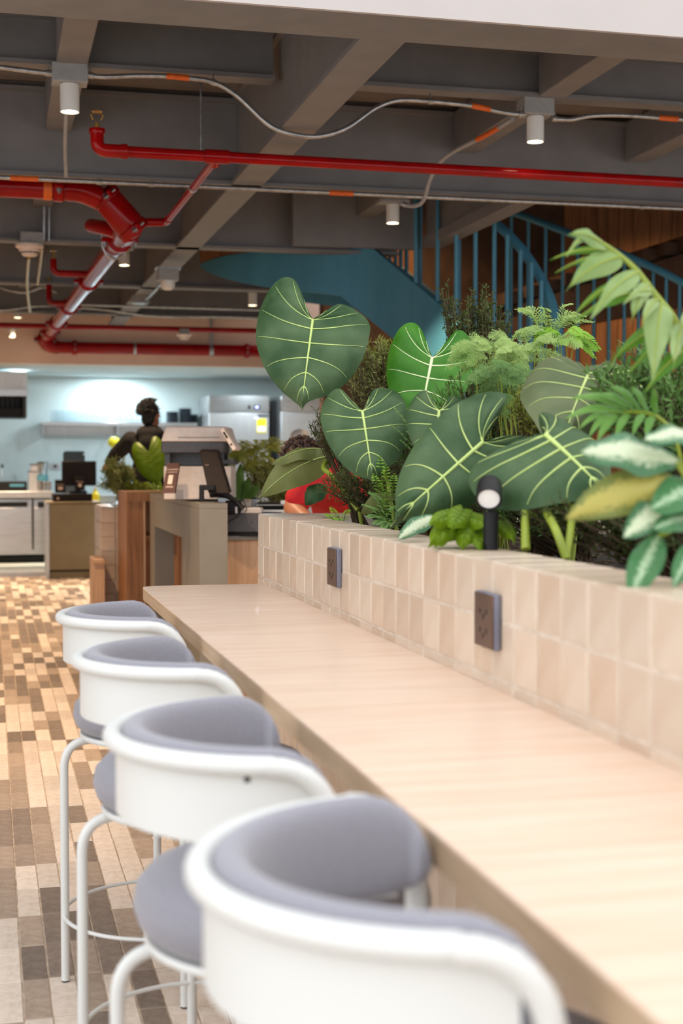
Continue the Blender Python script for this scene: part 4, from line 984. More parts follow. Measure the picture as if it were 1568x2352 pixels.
for k, (u, lab) in enumerate(((91, 'steel shaker cup by the blender jar, left one'), (102, 'steel shaker cup by the blender jar, middle one'), (113, 'steel shaker cup by the till drawer, right one'))):
    p = on_y(u, 1128, 18.45); tag(MB().lathe([(.001, 0), (.022, 0), (.029, .12), (.027, .12), (.021, .004), (.001, .004)], p, 16).build('shaker_cup', 'stainless', smooth=True, org=p), lab, 'cup', 'steel cups on the kitchen worktop')
t = thing('wall_socket', 'grey wall socket with a round plug on the kitchen wall', 'socket', on_y(127, 1070, BACK_Y)); kb('plate', 115, 139, 1064, 1079, BACK_Y - .02, .018, 'stainless_soft', t, .003)
p = on_y(127, 1071, BACK_Y - .02); MB().lathe([(.001, 0), (.022, 0), (.022, .02), (.001, .02)], p, 16, Matrix.Rotation(math.pi / 2, 3, 'X')).build('plug', 'black_plastic', t, smooth=True)
t = thing('soap_bottle', 'yellow bottle by the plants left of the dark sign', 'bottle', on_y(234, 1128, 18.95)); p = on_y(219, 1126, 18.95); p.z = .821
MB().lathe([(.001, 0), (.05, 0), (.055, .02), (.055, .12), (.02, .16), (.02, .19), (.001, .19)], p, 18).build('bottle', 'yellow', t, smooth=True); MB().lathe([(.022, .19), (.022, .22), (.001, .22)], p, 14).build('cap', 'paper', t, smooth=True)
t = thing('faucet', 'small white tipped tap on the wall at far left', 'tap', on_y(5, 1095, 20.6)); p = on_y(5, 1095, 20.6)
MB().tube([p + Vector((0, .15, .02)), p + Vector((0, 0, .02))], .01, 8).build('pipe', 'galv', t, smooth=True); MB().tube([p, p + Vector((0, 0, .12))], .014, 10).build('spout', 'paper', t, smooth=True); MB().ell(p + Vector((0, 0, .15)), (.022, .022, .03)).build('knob', 'charcoal', t, smooth=True)
wk = thing('kitchen_worktop', 'cool grey kitchen worktop behind the till cabinet and the plants', 'worktop', (2.0, 18.6, 0))
a = on_y(122, 1150, 18.8); MB().box(a.x, 2.85, 18.8, 20.7, .78, .82).build('top', 'stainless_soft', wk, bevel=.004); MB().box(a.x, 2.85, 18.85, 20.7, 0, .779).build('body', 'kitchen_paint', wk)
item('storage_crate', 'pale grey plastic crate on the worktop behind the tiled pillar', 'crate', [('crate', 228, 268, 1140, 1154.5, .3, 'kitchen_paint'), ('rim', 227, 269, 1137, 1140, .32, 'stainless_soft', -.01)], 18.95, 1154, 228)
t = thing('yellow_cap', 'yellow cap hanging beyond the dark hooded shoulder', 'cloth', on_y(262, 1015, 19.5)); p = on_y(262, 1016, 19.5)  # a yellow cap, modelled as one rounded lump
MB().ell(p, (.085, .06, .075)).build('cloth', 'yellow', t, smooth=True); MB().tube([p + Vector((0, .05, .05)), p + Vector((0, 1.25, .12))], .008, 6).build('hook', 'galv', t)
t = thing('hand_dryer', 'white rounded dispenser in front of the second refrigerator', 'dispenser', at(690, 1005, 14)); p = at(688, 1005, 14.0)
MB().ell(p, (.10, .08, .085)).build('shell', 'paper', t, smooth=True); MB().tube([p - Vector((0, 0, .05)), p - Vector((0, 0, .14))], .03, 12).build('neck', 'cream_plastic', t, smooth=True)
MB().tube([p - Vector((0, 0, .14)), Vector((p.x, p.y, 0))], .02, 10).build('stand', 'galv', t, smooth=True)

# ================================================================== PLANTS
TOCAM = -FW
SOIL = 1.115
half = [(0, 1), (.05, .93), (.14, .86), (.31, .75), (.50, .56), (.635, .30), (.685, .02), (.67, -.20), (.585, -.39), (.44, -.49), (.29, -.47), (.17, -.33), (.07, -.14), (0, 0)]
def outline(nt=44):
    P = smooth_path([(x, y, 0) for x, y in half], 10); out = []
    for i in range(nt + 1): out.append(P[int(round(i / nt * (len(P) - 1)))])
    return out
VEINS = [.10, .20, .31, .42, .53, .64, .75, .86]
def heart_leaf(root, sinus, tip, wl, wr, n, blade='gloriosum', vein='vein', foot=None, droop=.10, fold=.10, wave=.045, q=.03, vw=.0036, seed=0, name='leaf', pr0=.008, bow=None, lobes=(1, 1)):
    """heart-shaped blade from its sinus to its tip; wl, wr half-widths; the veins are raised ribs"""
    rnd = random.Random(seed * 13 + 5)
    S, T = Vector(sinus), Vector(tip); L = (T - S).length; Y = (T - S).normalized()
    N = Vector(n); N = (N - Y * N.dot(Y)).normalized(); X = Y.cross(N)
    ph = rnd.uniform(0, 6)
    out = outline()
    nt = len(out) - 1; ns = 9
    def surf(sd, tau, s):
        f = tau * nt; i = min(int(f), nt - 1); o = out[i].lerp(out[i + 1], f - i)
        oy = max(0., .93 * (1 - tau / .60)) if tau < .60 else 0.
        ctl = (o.x * .66, oy + (o.y - oy) * .22)
        x = 2 * s * (1 - s) * ctl[0] + s * s * o.x
        y = (1 - s) ** 2 * oy + 2 * s * (1 - s) * ctl[1] + s * s * o.y
        e = VEINS + [1.0]; lo = 0.
        z = 0.
        for v in e:
            if tau <= v:
                z += q * math.sin(math.pi * (tau - lo) / (v - lo)) * math.sin(math.pi * min(s * 1.05, 1)) ** .7; break
            lo = v
        ax = abs(x)
        z += -fold * ax ** 1.4 - droop * max(y, -.3) ** 2 * (1 if y > 0 else .5)
        z += wave * math.sin(tau * 17 + ph + sd) * s ** 3
        z -= .05 * (1 - math.cos(min(s, 1) * math.pi)) * (s ** 4)
        wx = (wl if sd < 0 else wr) / .685
        if y < 0: y *= lobes[0] if sd < 0 else lobes[1]
        return S + X * (sd * x * wx) + Y * (y * L) + N * (z * L)
    taus = sorted(set([i / nt for i in range(nt + 1) if min(abs(i / nt - v) for v in VEINS) > .006] + VEINS))
    mb = MB()
    for sd in (-1, 1):
        vs = [surf(sd, tt, j / ns) for tt in taus for j in range(ns + 1)]; fs = []
        for i in range(len(taus) - 1):
            for j in range(ns):
                a = i * (ns + 1) + j; f = (a, a + 1, a + ns + 2, a + ns + 1); fs.append(f if sd > 0 else f[::-1])
        mb.add(vs, fs)
    lf = mb.build(name, blade, root, smooth=True, angle=180)
    bm = bmesh.new(); bm.from_mesh(lf.data); bmesh.ops.remove_doubles(bm, verts=bm.verts[:], dist=1e-4); bm.to_mesh(lf.data); bm.free()
    mid = [surf(1, .0, 1.0)] + [S + Y * (k / 14 * L) + N * (-droop * (k / 14) ** 2 * L) for k in range(13, -1, -1)]
    mid = [p + N * .0015 for p in mid[::-1]]
    MB().tube(mid, [vw * (1.25 - 1.05 * k / 14) for k in range(15)], 6).build('midrib', vein, lf, smooth=True)
    for sd in (-1, 1):
        for tau in VEINS:
            k = 12; pts = [surf(sd, tau, .93 * i / k) + N * .0014 for i in range(k + 1)]
            MB().tube(pts, [vw * (.62 - .5 * i / k) for i in range(k + 1)], 5).build('side_vein', vein, lf, smooth=True)
    if foot is not None:
        Fv = Vector(foot); c = (S + Fv) / 2 + (bow if bow is not None else Vector((0, .04, .05))); P = smooth_path([Fv, Fv.lerp(c, .55), c, S - N * .006], 7)
        MB().tube(P, [pr0 - (pr0 - .0042) * i / (len(P) - 1) for i in range(len(P))], 9).build('petiole', 'petiole', root, smooth=True)
    return lf
def lance_leaf(root, B, T, w, m, n=None, sag=.08, fold=.12, twist=0., name='leaf', vein=None, nl=16, pw=.8, ex=.85):
    B, T = Vector(B), Vector(T); Y = (T - B); L = Y.length; Y.normalize()
    N = Vector(n) if n is not None else (TOCAM + Vector((0, 0, .5))); N = (N - Y * N.dot(Y)).normalized(); X = Y.cross(N)
    ns = 6; mb = MB(); uv = []; vs = []
    for i in range(nl + 1):
        t = i / nl; hw = w / 2 * max(math.sin(math.pi * min(t, 1) ** pw), .0) ** ex + .0006
        a = twist * t; Xr = X * math.cos(a) + N * math.sin(a); Nr = N * math.cos(a) - X * math.sin(a)
        for j in range(-ns // 2, ns // 2 + 1):
            s = j / (ns / 2)
            vs.append(B + Y * (t * L) + Xr * (s * hw) + Nr * (-fold * abs(s) ** 1.3 * hw * 2 + .006 * math.sin(t * 14 + s) * abs(s) * min(w * 12, 1)) + Vector((0, 0, 4 * sag * L * t * (1 - t))))
            uv.append((.5 + s / 2, t))
    fs = [(i * (ns + 1) + j, i * (ns + 1) + j + 1, (i + 1) * (ns + 1) + j + 1, (i + 1) * (ns + 1) + j) for i in range(nl) for j in range(ns)]
    mb.add(vs, fs); mb.uv = uv
    o = mb.build(name, m, root, smooth=True, angle=180)
    if vein:
        MB().tube([Vector(vs[i * (ns + 1) + ns // 2]) + N * .001 for i in range(nl)], [.0028 * (1 - .8 * i / nl) for i in range(nl)], 5).build('midrib', vein, o, smooth=True)
    return o
def leaflet(mb, p, d, nrm, l, w):
    """small folded leaflet"""
    s = d.cross(nrm)
    if s.length < 1e-6: s = d.orthogonal()
    s.normalize(); m = p + d * l * .5
    mb.add([p, m + s * w / 2 + nrm * w * .12, p + d * l, m - s * w / 2 + nrm * w * .12, m], [(0, 1, 4), (1, 2, 4), (2, 3, 4), (3, 0, 4)])
def rdir(r, up=0.):
    v = Vector((r.gauss(0, 1), r.gauss(0, 1), r.gauss(0, 1) + up)); return v.normalized()
def bush(name, label, root, c, rad, n_tw, per, l, w, m, seed=1, cat='plant', group=None, up=.3, stemr=.004, droop=0., span=.5):
    """twigs from the soil up into an ellipsoid, leaflets along their outer part"""
    r = random.Random(seed); t = thing(name, label, cat, root, group); c = Vector(c); root = Vector(root)
    fol, stm = MB(), MB()
    for k in range(n_tw):
        d = rdir(r, .25); rr = r.random() ** .4
        e = c + Vector((d.x * rad[0], d.y * rad[1], d.z * rad[2])) * rr
        mid = root.lerp(e, .5) + Vector((r.uniform(-1, 1) * rad[0] * .25, r.uniform(-1, 1) * rad[1] * .25, rad[2] * .25))
        P = smooth_path([root + Vector((r.uniform(-.03, .03), r.uniform(-.03, .03), 0)), mid, e + Vector((0, 0, -droop))], 6)
        stm.tube(P, [stemr * (1 - .75 * i / (len(P) - 1)) for i in range(len(P))], 4, cap=False)
        dirt = (P[-1] - P[-2]).normalized()
        for q in range(per):
            f = 1 - span * r.random() ** 1.2; x = f * (len(P) - 1); i = min(int(x), len(P) - 2)
            p = P[i].lerp(P[i + 1], x - i) + rdir(r) * l * .25
            dd = (rdir(r, up) + dirt * .6 - Vector((0, 0, droop * 3))).normalized(); leaflet(fol, p, dd, rdir(r, .6), l * r.uniform(.7, 1.25), w * r.uniform(.7, 1.2))
    f = fol.build('foliage', m, t); f['kind'] = 'stuff'
    s = stm.build('stems', 'twig', t); s['kind'] = 'stuff'
    return t
def frond(root, B, T, arch, n, ll, lw, m, sub=0, seed=0, nrm=None, name='frond', tipdown=.3):
    """pinnate frond: rachis with paired leaflets, or paired side fronds (sub)"""
    B, T = Vector(B), Vector(T); r = random.Random(seed)
    P = smooth_path([B, B.lerp(T, .5) + Vector((0, 0, arch)), T], 10); mb = MB(); L = (T - B).length
    mb.tube(P, [.0022 * (1 - .7 * i / (len(P) - 1)) for i in range(len(P))], 4)
    N = (Vector(nrm) if nrm is not None else TOCAM * .6 + Vector((0, 0, 1))).normalized()
    for k in range(n):
        f = .12 + .88 * k / n; x = f * (len(P) - 1); i = min(int(x), len(P) - 2); p = P[i].lerp(P[i + 1], x - i); d = (P[i + 1] - P[i]).normalized(); s = d.cross(N).normalized()
        env = math.sin(math.pi * (.12 + .86 * f)) ** .6
        for sg in (-1, 1):
            dd = (s * sg + d * .55 + Vector((0, 0, -tipdown)) * .5 + rdir(r) * .10).normalized(); l = ll * env * r.uniform(.9, 1.1)
            if not sub: leaflet(mb, p, dd, N, l, lw)
            else:
                s2 = dd.cross(N).normalized()
                for h in range(sub):
                    g = (h + .5) / sub; p2 = p + dd * l * g
                    for sg2 in (-1, 1): leaflet(mb, p2, (s2 * sg2 + dd * .8).normalized(), N, l * .36 * (1 - .6 * g), lw)
    leaflet(mb, P[-1], (P[-1] - P[-2]).normalized(), N, ll * .5, lw)
    o = mb.build(name, m, root); return o

# ---- broad-leaved philodendrons
up = Vector((0, 0, 1))
ph = thing('philodendron', 'tall philodendron with the largest dark heart leaf, far end of the planter', 'plant', (1.24, 4.75, SOIL), 'heart-leaved philodendrons')
heart_leaf(ph, at(718, 735, 4.72), at(692, 928, 4.60), .192, .190, TOCAM + up * .25, foot=(1.26, 4.78, SOIL), seed=1, bow=Vector((.05, .08, .05)), droop=.06, lobes=(.62, 1.12), fold=.16)
ph = thing('philodendron', 'philodendron with a dark heart leaf hanging just below the largest one', 'plant', (1.25, 4.35, SOIL), 'heart-leaved philodendrons')
heart_leaf(ph, at(832, 945, 4.40), at(856, 1092, 4.25), .140, .130, TOCAM + up * .35, foot=(1.28, 4.40, SOIL), seed=2, bow=Vector((.04, .1, .02)))
ph = thing('philodendron', 'philodendron with one bright green ivory-veined heart leaf at the back', 'plant', (1.55, 4.85, SOIL), 'heart-leaved philodendrons')
heart_leaf(ph, at(992, 822, 5.0), at(958, 990, 4.9), .150, .155, TOCAM + up * .3, 'gloriosum_bright', 'vein_white', foot=(1.52, 4.88, SOIL), seed=3, vw=.0045)
ph = thing('philodendron', 'philodendron with a small upright leaf below the bright green one', 'plant', (1.3, 4.1, SOIL), 'heart-leaved philodendrons')
heart_leaf(ph, at(1008, 944, 4.15), at(1000, 1060, 4.05), .098, .092, TOCAM + up * .35, foot=(1.33, 4.1, SOIL), seed=4, fold=.25)
ph = thing('philodendron', 'philodendron whose pale-ribbed leaf points down at the tile ledge', 'plant', (1.25, 3.6, SOIL), 'heart-leaved philodendrons')
heart_leaf(ph, at(1108, 1016, 3.72), at(903, 1193, 3.60), .105, .138, TOCAM + up * .3, foot=(1.30, 3.55, SOIL), seed=5, vw=.0048, droop=.05, lobes=(.8, 1.05))
ph = thing('philodendron', 'philodendron with the grey green leaf above the black spotlight', 'plant', (1.22, 3.1, SOIL), 'heart-leaved philodendrons')
heart_leaf(ph, at(1253, 1000, 3.22), at(1388, 1112, 3.02), .10, .20, TOCAM + up * .35, 'gloriosum', foot=at(1207, 1262, 3.08), seed=6, vw=.0048, fold=.2, lobes=(1, .72), bow=Vector((-.02, .02, .03)), pr0=.0105)
p = at(1300, 1282, 3.0); MB().tube(smooth_path([p, at(1275, 1215, 3.02), at(1250, 1168, 3.16), at(1232, 1120, 3.42)], 6), .009, 9).build('petiole', 'petiole', ph, smooth=True)
MB().tube(smooth_path([p, at(1312, 1200, 3.05), at(1320, 1120, 3.15)], 6), .008, 9).build('petiole', 'petiole', ph, smooth=True)
ph = thing('philodendron', 'philodendron with a dull grey leaf under the arching pale leaves', 'plant', (1.48, 3.55, SOIL), 'heart-leaved philodendrons')
heart_leaf(ph, at(1352, 858, 3.75), at(1298, 968, 3.45), .095, .165, TOCAM * .8 + up * .8, 'gloriosum_grey', foot=(1.50, 3.55, SOIL), seed=7, droop=.2)
heart_leaf(ph, at(1400, 842, 3.8), at(1500, 880, 3.6), .06, .10, TOCAM * .6 + up * .8, 'gloriosum_grey', foot=(1.52, 3.57, SOIL), seed=17, droop=.2)
ph = thing('philodendron', 'philodendron with drooping olive leaves over the far corner of the tiles', 'plant', (1.24, 4.95, SOIL), 'heart-leaved philodendrons')
lance_leaf(ph, at(772, 1040, 5.15), at(624, 1068, 5.0), .085, 'olive_leaf', TOCAM * .7 + up, sag=.12, fold=.25, vein='vein')
lance_leaf(ph, at(768, 1046, 5.1), at(596, 1142, 5.0), .135, 'olive_leaf', TOCAM + up * .2, sag=.10, fold=.15, vein='vein')
lance_leaf(ph, at(745, 1115, 5.1), at(700, 1160, 5.05), .07, 'gloriosum', TOCAM + up * .2, sag=.06)
lance_leaf(ph, at(905, 1135, 4.5), at(828, 1180, 4.45), .06, 'olive_leaf', TOCAM + up * .4, sag=.05)
MB().tube(smooth_path([at(822, 1172, 4.8), at(790, 1130, 4.85), at(760, 1092, 4.95), at(742, 1072, 5.0), at(765, 1043, 5.12)], 6), .008, 9).build('petiole', 'petiole', ph, smooth=True)
# leaves by the till
ph = thing('philodendron', 'lime philodendron leaf standing in the distant tiled pillar, before the hooded person', 'plant', at(345, 1165, 11.9))
heart_leaf(ph, at(341, 1038, 11.75), at(360, 1108, 11.6), .135, .14, TOCAM + up * .2, 'lime_leaf', 'petiole', foot=(1.45, 12.0, 1.01), seed=9, vw=.0022, q=.008, fold=.05, wave=.01)
heart_leaf(ph, at(350, 1112, 11.8), at(362, 1140, 11.7), .07, .07, TOCAM + up * .3, 'lime_leaf', 'lime_leaf', foot=(1.5, 12.0, 1.01), seed=10)
# ---- fine-leaved bushes
bush('aralia_bush', 'fine-leaved olive aralia between the largest leaf and the bright green leaf', (1.42, 5.0, SOIL), at(868, 875, 5.15), (.19, .13, .17), 150, 36, .024, .0042, 'aralia', 21)
bush('aralia_bush', 'aralia top in yellow-lit colour rising beside the largest leaf', (1.45, 5.02, SOIL), at(872, 812, 5.2), (.11, .08, .06), 60, 24, .026, .005, 'aralia_lit', 22, span=.25)  # lit top of the aralia, its light carried by the leaf colour
bush('aralia_bush', 'dark fine-leaved bush behind the lower heart leaf', (1.5, 4.8, SOIL), at(930, 975, 4.95), (.15, .12, .10), 80, 34, .022, .004, 'deep_fern', 23)
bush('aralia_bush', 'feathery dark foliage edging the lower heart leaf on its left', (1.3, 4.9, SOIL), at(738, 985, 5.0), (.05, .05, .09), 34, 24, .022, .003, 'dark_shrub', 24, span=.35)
bush('dark_bush', 'dark low bush filling the planter under the lower heart leaf', (1.4, 4.7, SOIL), at(850, 1115, 4.8), (.20, .14, .085), 120, 36, .022, .004, 'dark_shrub', 25, span=.6)
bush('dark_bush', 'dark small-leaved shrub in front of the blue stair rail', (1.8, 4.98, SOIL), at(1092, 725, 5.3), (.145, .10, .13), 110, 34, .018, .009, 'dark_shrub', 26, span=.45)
bush('dark_bush', 'thin twiggy shoot left of the dark shrub', (1.72, 4.95, SOIL), at(1022, 700, 5.25), (.035, .04, .10), 16, 22, .018, .008, 'dark_shrub', 27, span=.35)
bush('lit_bush', 'bush in golden lit colour glimpsed between the two grey leaves', (1.5, 3.75, SOIL), at(1240, 925, 3.95), (.09, .08, .07), 70, 30, .018, .006, 'aralia_lit', 28)  # lit look comes from the brighter aralia colour
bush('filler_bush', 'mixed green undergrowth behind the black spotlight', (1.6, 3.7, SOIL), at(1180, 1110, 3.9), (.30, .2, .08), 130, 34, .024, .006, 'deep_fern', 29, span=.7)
bush('filler_bush', 'mixed green undergrowth below the variegated leaves', (1.5, 2.9, SOIL), at(1400, 1180, 3.1), (.22, .2, .055), 100, 30, .022, .006, 'dark_shrub', 30, span=.7)
bush('filler_bush', 'dim green undergrowth at the right edge behind the palm', (1.75, 3.2, SOIL), at(1510, 900, 3.5), (.2, .15, .12), 120, 36, .035, .009, 'deep_fern', 31, span=.6)
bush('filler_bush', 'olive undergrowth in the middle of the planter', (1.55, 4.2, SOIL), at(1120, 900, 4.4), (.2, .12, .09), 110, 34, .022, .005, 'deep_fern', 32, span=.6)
bush('aralia_bush', 'feathery aralia hanging over the distant tiled pillar', (1.1, 11.95, 1.01), at(268, 1088, 11.6), (.15, .15, .19), 90, 34, .05, .010, 'aralia', 33, droop=.06)
bush('aralia_bush', 'low feathery sprigs right of the distant aralia', (1.3, 12.0, 1.01), at(315, 1128, 11.6), (.14, .12, .08), 50, 26, .045, .010, 'aralia_lit', 34)
# ferns
def fern(name, lab, root, tips, arch, n, ll, lw, m, sub=0, seed=0, group=None, td=.3):
    t = thing(name, lab, 'plant', root, group)
    for k, e in enumerate(tips): frond(t, Vector(root) + Vector((random.uniform(-.01, .01), random.uniform(-.01, .01), 0)), e, arch, n, ll, lw, m, sub, seed * 50 + k, tipdown=td)
    return t
rf = random.Random(77)
def clump(name, lab, root, c, rad, n, fl, ll, lw, m, sub, seed, np_=13, droop=.5):
    """lacy fronds radiating and drooping from a raised crown, each on a thin stalk from the soil"""
    r = random.Random(seed); t = thing(name, lab, 'plant', root); c = Vector(c); root = Vector(root)
    stm = MB()
    for k in range(n):
        d = rdir(r, .55); p = c + Vector((d.x * rad[0], d.y * rad[1], d.z * rad[2])) * r.random() ** .5
        o = (Vector((d.x, d.y, 0)) + TOCAM * .25 + Vector((r.uniform(-.4, .4), r.uniform(-.4, .4), 0))).normalized()
        e = p + o * fl * r.uniform(.7, 1.1) + Vector((0, 0, fl * r.uniform(-droop, .25)))
        frond(t, p, e, fl * .22, np_, ll * r.uniform(.8, 1.15), lw, m, sub, seed * 97 + k, nrm=Vector((r.uniform(-.3, .3), r.uniform(-.3, .3), 1)) + TOCAM * .8, tipdown=.5)
        if k % 3 == 0: stm.tube(smooth_path([root + rdir(r) * .02, root.lerp(p, .6) + rdir(r) * .02, p], 5), .0016, 4, cap=False)
    stm.build('stalks', 'petiole', t)['kind'] = 'stuff'
    return t
clump('moss_fern', 'pale feathery spikemoss spilling beside the bright green leaf', (1.52, 4.1, SOIL), at(1130, 830, 4.3), (.06, .08, .06), 20, .10, .032, .0034, 'moss_fern', 5, 3)
clump('moss_fern', 'second pale spikemoss clump behind the dull grey leaf', (1.66, 4.1, SOIL), at(1215, 815, 4.4), (.12, .09, .06), 24, .10, .031, .0034, 'moss_fern', 5, 4)
clump('moss_fern', 'green spikemoss hanging between the pointed leaf and the dull grey leaf', (1.55, 3.9, SOIL), at(1170, 890, 4.15), (.09, .08, .07), 26, .09, .030, .0034, 'deep_fern', 5, 5, droop=.9)
clump('bright_fern', 'bright yellow-green fern below the curved blue handrail', (1.82, 4.4, SOIL), at(1290, 785, 4.6), (.06, .05, .03), 16, .09, .030, .011, 'fern', 0, 6)
clump('blue_fern', 'pale upright fern tips before the curved blue handrail', (1.8, 4.42, SOIL), at(1265, 755, 4.62), (.06, .05, .03), 12, .09, .026, .006, 'moss_fern', 0, 7, droop=-.6)
fern('feather_fern', 'soft green fern fronds under the small upright leaf', (1.45, 4.3, SOIL), [at(u, v, 4.3) for u, v in ((905, 935), (935, 990), (960, 1030), (920, 1010), (985, 1020), (945, 950), (900, 975))], .07, 16, .036, .007, 'deep_fern', 0, 7)
fern('small_fern', 'lime tipped fern beside the lower heart leaf', (1.25, 4.45, SOIL), [at(u, v, 4.2) for u, v in ((872, 1052), (886, 1070), (858, 1090), (905, 1090))], .05, 13, .024, .010, 'fern', 0, 8)
fern('small_fern', 'bright low fern on the tile ledge left of the pointed leaf', (1.2, 4.2, SOIL), [at(u, v, 4.15) for u, v in ((842, 1188), (860, 1205), (880, 1212), (835, 1160), (905, 1165), (850, 1130))], .05, 13, .026, .008, 'deep_fern', 0, 9)
fern('small_fern', 'tiny fern at the far corner of the planter', (1.16, 4.7, SOIL), [at(u, v, 4.6) for u, v in ((748, 1180), (775, 1190), (800, 1170), (760, 1165))], .03, 11, .020, .007, 'fern', 0, 10)
clump('till_fern', 'tall feathery aralia standing beside the office printer', (2.05, 9.3, .96), at(592, 1050, 9.25), (.09, .08, .10), 30, .16, .060, .010, 'aralia_lit', 0, 11, droop=.7)
bush('till_bush', 'leafy bush at the foot of the feathery aralia beside the printer', (2.1, 9.4, .96), at(592, 1098, 9.3), (.14, .12, .14), 90, 26, .035, .014, 'aralia', 35)
t = thing('peace_lily', 'broad green leaves rising just right of the printer', 'plant', (1.85, 9.0, .96))
for (b, e, w) in (((545, 1160), (553, 1062), 20), ((550, 1160), (575, 1095), 22), ((556, 1160), (600, 1110), 20), ((540, 1150), (540, 1085), 16)):
    lance_leaf(t, at(*b, 9.0), at(*e, 8.9), w * 9 / F_PX * 1.2, 'deep_fern', sag=.04)
# ---- arching pale-leaved plant at upper right
DA = 2.72
ar = thing('arching_plant', 'tall plant arching in from the right edge with broad pale hanging leaves', 'plant', (1.36, 2.5, SOIL))
MB().tube(smooth_path([(1.40, 2.45, SOIL), at(1640, 1000, DA), at(1600, 850, DA), at(1555, 745, DA), at(1500, 672, DA), at(1462, 622, DA), at(1425, 588, DA), at(1385, 560, DA), at(1350, 545, DA)], 6), [.010 - .007 * i / 48 for i in range(49)], 8).build('stem', 'petiole', ar, smooth=True)
for k, (b, e, w, m, dd) in enumerate((((1398, 572), (1302, 540), 46, 'arch_leaf', -.1), ((1360, 545), (1300, 590), 20, 'arch_leaf', -.12), ((1410, 578), (1262, 598), 20, 'arch_dark', .02), ((1395, 590), (1274, 628), 20, 'arch_dark', .04),
        ((1432, 590), (1298, 668), 74, 'arch_leaf', -.06), ((1470, 625), (1355, 735), 62, 'arch_leaf', -.1), ((1418, 648), (1308, 738), 20, 'arch_dark', .05), ((1462, 672), (1316, 740), 38, 'arch_dark', .03), ((1490, 650), (1448, 745), 52, 'arch_leaf', -.08),
        ((1500, 672), (1430, 700), 30, 'arch_leaf', -.1), ((1512, 688), (1472, 752), 34, 'arch_leaf', -.1), ((1520, 690), (1498, 880), 84, 'arch_leaf', -.1), ((1540, 742), (1398, 836), 44, 'arch_dark', .05), ((1545, 770), (1440, 862), 36, 'arch_dark', .02), ((1568, 745), (1545, 850), 56, 'arch_leaf', -.1), ((1580, 800), (1478, 905), 46, 'arch_dark', 0), ((1600, 720), (1560, 760), 40, 'arch_leaf', -.1))):
    lance_leaf(ar, at(*b, DA), at(*e, DA + dd), w * .8 * DA / F_PX, m, TOCAM + Vector((.2, 0, .35)), sag=.09, fold=.16, twist=(-1) ** k * .55, pw=.62, ex=1.25, vein='petiole')
pa = thing('parlour_palm', 'small palm frond with narrow green leaflets above the variegated leaves', 'plant', (1.42, 2.75, SOIL))
DP = 2.85
MB().tube(smooth_path([(1.45, 2.72, SOIL), at(1560, 1040, DP), at(1520, 965, DP), at(1462, 946, DP), at(1400, 950, DP)], 6), .004, 7).build('stem', 'petiole', pa, smooth=True)
for (b, e, w) in (((1450, 948), (1312, 916), 22), ((1440, 950), (1298, 962), 20), ((1420, 950), (1372, 1012), 22), ((1405, 950), (1352, 1004), 16), ((1445, 950), (1412, 1008), 18), ((1462, 946), (1370, 908), 20), ((1475, 948), (1400, 888), 20), ((1490, 950), (1448, 890), 20), ((1500, 955), (1482, 1005), 18), ((1480, 950), (1452, 1000), 16), ((1505, 958), (1500, 890), 18), ((1400, 950), (1330, 985), 14)):
    lance_leaf(pa, at(*b, DP), at(*e, DP - .05), w * DP / F_PX, 'palm', sag=.12, fold=.1)
# ---- variegated aglaonema at the right edge
DG = 2.28
ag = thing('aglaonema', 'variegated cream and green broad-leaved plant spilling over the right end of the planter', 'plant', (1.22, 2.1, SOIL))
crown = at(1620, 1210, DG)
MB().tube([(crown.x, crown.y, SOIL), crown, at(1600, 1060, DG)], .011, 9).build('stem', 'petiole', ag, smooth=True)
for (b, e, w, m, nn, sag) in (((1562, 1062), (1332, 1040), 112, 'aglaonema', TOCAM + up * .7, .07), ((1560, 1105), (1296, 1192), 100, 'aglaonema_back', TOCAM + up * .1, .05), ((1640, 1010), (1478, 1012), 92, 'aglaonema', TOCAM * .7 + up, .10), ((1640, 1110), (1492, 1172), 100, 'aglaonema_green', TOCAM + up * .6, .06),
        ((1570, 1148), (1430, 1236), 84, 'aglaonema', TOCAM + up * .5, .07), ((1516, 1225), (1446, 1376), 76, 'aglaonema_green', TOCAM + Vector((-.3, 0, .1)), .03), ((1610, 1232), (1544, 1350), 52, 'aglaonema_green', TOCAM + up * .2, .03), ((1600, 1180), (1500, 1215), 60, 'aglaonema_green', TOCAM + up * .5, .03)):
    B, E_ = at(*b, DG), at(*e, DG - .06)
    lance_leaf(ag, B, E_, w * DG / F_PX, m, nn, sag=sag, fold=.14, pw=.85, nl=20)
    MB().tube([crown, (crown + B) / 2 + up * .01, B + (E_ - B) * .04], .0045, 7).build('petiole', 'petiole', ag, smooth=True)
# ---- pothos and a small pale leaf
po = thing('pothos', 'lime green pothos spilling over the ledge beside the black spotlight', 'plant', (1.16, 3.2, SOIL))
for k, (b, e, w) in enumerate((((1048, 1192), (990, 1240), .032), ((1080, 1195), (1062, 1252), .028), ((1082, 1186), (1122, 1196), .026), ((1035, 1180), (995, 1195), .026), ((1096, 1212), (1104, 1252), .028), ((1062, 1172), (1040, 1205), .03), ((1020, 1210), (1005, 1245), .022), ((1158, 1200), (1180, 1232), .02))):
    heart_leaf(po, at(*b, 3.2), at(*e, 3.12), w, w, TOCAM + up * .5, 'lime_leaf', 'lime_leaf', foot=(1.16 + k * .004, 3.16 + .01 * k, SOIL), seed=20 + k, vw=.0012, pr0=.0022, bow=Vector((0, 0, .03)))
sm = thing('aglaonema', 'small pale variegated leaf lying on the ledge left of the pothos', 'plant', (1.14, 3.5, SOIL))
